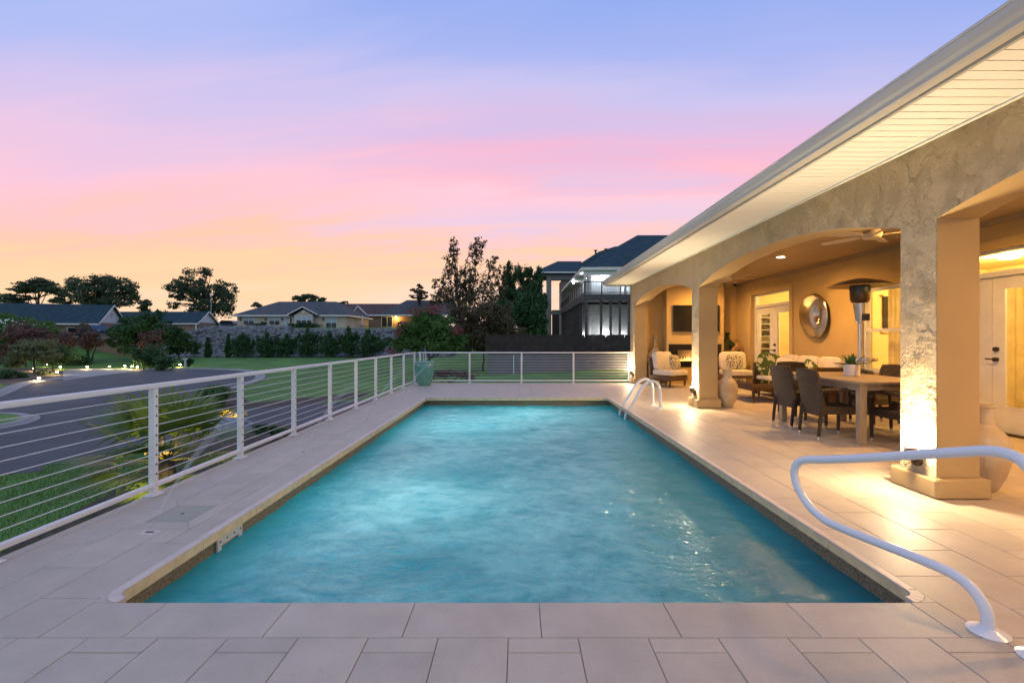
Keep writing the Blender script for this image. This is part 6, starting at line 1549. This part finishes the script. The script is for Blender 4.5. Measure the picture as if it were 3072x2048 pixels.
for u in (1382,1425):
    x_ = WX(u,Yn); s = MB(); s.box(x_-.06, x_+.06, Yn, Yn+.12, zr0, zr1+.06); part('rail_post', s, m_deckwood, nh, world=True)
# eave and main roof
zE = WZ(613.5,Yn)
s = MB(); s.box(dx0-.3, dx0+14, Yn-.1, Yn+.02, zE-.30, zE); s.box(dx0-.3, dx0-.2, Yn+.02, Yn+22, zE-.30, zE); part('fascia', s, m_whitewood, nh, world=True)
s = MB(); s.box(dx0-.2, dx0+14, Yn+.02, Yn+2.6, zE-.34, zE-.30); s.box(dx0-.2, dx0+1.2, Yn+2.6, Yn+22, zE-.34, zE-.30); part('soffit', s, m_whitewood, nh, world=True)
s = MB(); s.box(dx0-.05, dx0+14, Yn+.3, Yn+.5, zE-.75, zE-.345); part('beam', s, m_whitewood, nh, world=True)
for x_ in (dx0+.02, dx0+4.2): 
    s = MB(); s.box(x_, x_+.25, Yn+.28, Yn+.53, zr0, zE-.76); part('porch_column', s, m_whitewood, nh, world=True)
zP = WZ(538,Yn+7)
s = MB(); A = (dx0-.35, Yn-.15, zE); B_ = (dx0+14, Yn-.15, zE); C_ = (dx0-.35, Yn+26, zE); P1 = (WX(1464,Yn+7.5), Yn+7.5, zP); P2 = (dx0+14, Yn+7.5, zP); P3 = (WX(1464,Yn+7.5), Yn+19, zP)
s.add([A,B_,P2,P1], [(0,1,2,3)]); s.add([A,P1,P3,C_], [(0,1,2,3)]); s.add([P1,P2,(dx0+14,Yn+19,zP),P3], [(0,1,2,3)]); part('main_roof', s, m_roofblue, nh, world=True)
s = MB(); yq = Yn+16; s.add([(WX(1325,yq),yq,WZ(610,yq)),(WX(1450,yq),yq,WZ(610,yq)),(WX(1450,yq+4),yq+4,WZ(566,yq+4)),(WX(1413,yq+4),yq+4,WZ(566,yq+4)),(WX(1375,yq+3),yq+3,WZ(578,yq+3))], [(0,1,2,3,4)]); part('rear_roof', s, m_roofblue, nh, world=True)
for (u, v) in ((1371,572),(1395,569)):
    s = MB(); s.tube([(WX(u,yq),yq+1,WZ(v+8,yq)),(WX(u,yq),yq+1,WZ(v+1,yq))], .12, 8); s.tube([(WX(u,yq),yq+1,WZ(v+1,yq)),(WX(u,yq),yq+1,WZ(v-1,yq))], .25, 8); part('roof_vent', s, m_dark, nh, world=True)
# tower wing
Yt = 72.0
s = MB()
for (a, b) in ((1233.5,1244.5),(1255.5,1266.5)):
    s = MB(); s.box(WX(a,Yt), WX(b,Yt), Yt, Yt+.75, -.6, WZ(628,Yt)); part('tower_column', s, m_greybrick, nh, world=True)
for (a, b, v0, v1) in ((1244.5,1255.5,634,628),(1244.5,1255.5,722,711),(1266.5,1290,722,714),(1266.5,1330,642,628)):
    s = MB(); s.box(WX(a,Yt), WX(b,Yt), Yt+.05, Yt+.7, WZ(v0,Yt), WZ(v1,Yt)); part('tower_beam', s, m_greybrick, nh, world=True)
s = MB()
for (a, b) in ((1236,1246),): s.box(WX(a,Yt+5), WX(b,Yt+5), Yt+5, Yt+5.7, -.6, WZ(634,Yt+5))
s.box(WX(1291,Yt), WX(1336,Yt), Yt+.71, Yt+5, -.6, WZ(642,Yt)); part('rear_column', s, m_greybrick, nh, world=True)
s = MB(); s.box(WX(1268,Yt+6), WX(1300,Yt+6), Yt+6, Yt+6.2, -.6, WZ(712,Yt+6)); s.box(WX(1244,Yt+6), WX(1256,Yt+6), Yt+6, Yt+6.2, -.6, WZ(700,Yt+6)); part('tower_back_wall', s, m_deckwood, nh, world=True)
s = MB(); yb = Yt-.8; a0, a1 = WX(1227,yb), WX(1345,yb); ze2 = WZ(624,yb); rz_ = WZ(600,Yt+4)
s.add([(a0,yb,ze2),(a1,yb,ze2),(a1,Yt+4,rz_),(WX(1281,Yt+4),Yt+4,rz_),(a0,Yt+9,ze2)], [(0,1,2,3),(0,3,4)]); s.box(a0, a1, yb, yb+.1, ze2-.25, ze2-.01); s.box(a0, a1, yb+.1, Yt+8, ze2-.27, ze2-.25); part('tower_roof', s, m_roofblue, nh, world=True)
s = MB(); s.box(a0-.05, a1, yb-.06, yb, ze2-.22, ze2+.02); part('tower_gutter', s, m_whitewood, nh, world=True)
# its cool white lamps
m_cool = emat('cool_bulb', (.85,.93,1), 60)
for i, (x_, y_, z_, e_) in enumerate(((WX(1345,Yn+2.5), Yn+2.3, WZ(639,Yn+2.4), 120),(WX(1387,Yn+2.5), Yn+2.35, WZ(638,Yn+2.4), 190),(WX(1434,Yn+2.5), Yn+2.35, WZ(660,Yn+2.4), 50),(WX(1335,Yn+2), Yn+9, WZ(650,Yn+9), 90))):
    s = MB(); s.cushion(x_, y_, z_, .16,.16,.16,.5,3); part('wall_lamp', s, m_cool, nh, world=True, smooth='all')
    lamp('cool_lamp', 'POINT', (x_, y_-.3, z_), e_*.6, (.80,.90,1), nh, .1)
for i, (u, lb) in enumerate(((1343,'left'),(1392,'middle'),(1433,'right'))):
    D = Yn+1.6; x_ = WX(u, D)
    r = thing('flood_light', 'cool white floodlight just over the dark fence, %s of three' % lb, 'floodlight', (x_, D, -.35), 0, 'floodlights behind the dark fence')
    s = MB(); s.tube([(0,0,0),(0,0,1.9)], .03, 6); part('stake', s, m_dark, r); s = MB(); s.cushion(0,0,2.0,.28 if i == 1 else .16,.2,.2,.5,3); part('lamp_head', s, m_cool, r, smooth='all')
    lamp('flood_beam', 'POINT', (0,.15,2.15), (80, 120, 30)[i], (.88,.95,1), r, .08, world=False)
print('objects', len(bpy.data.objects))
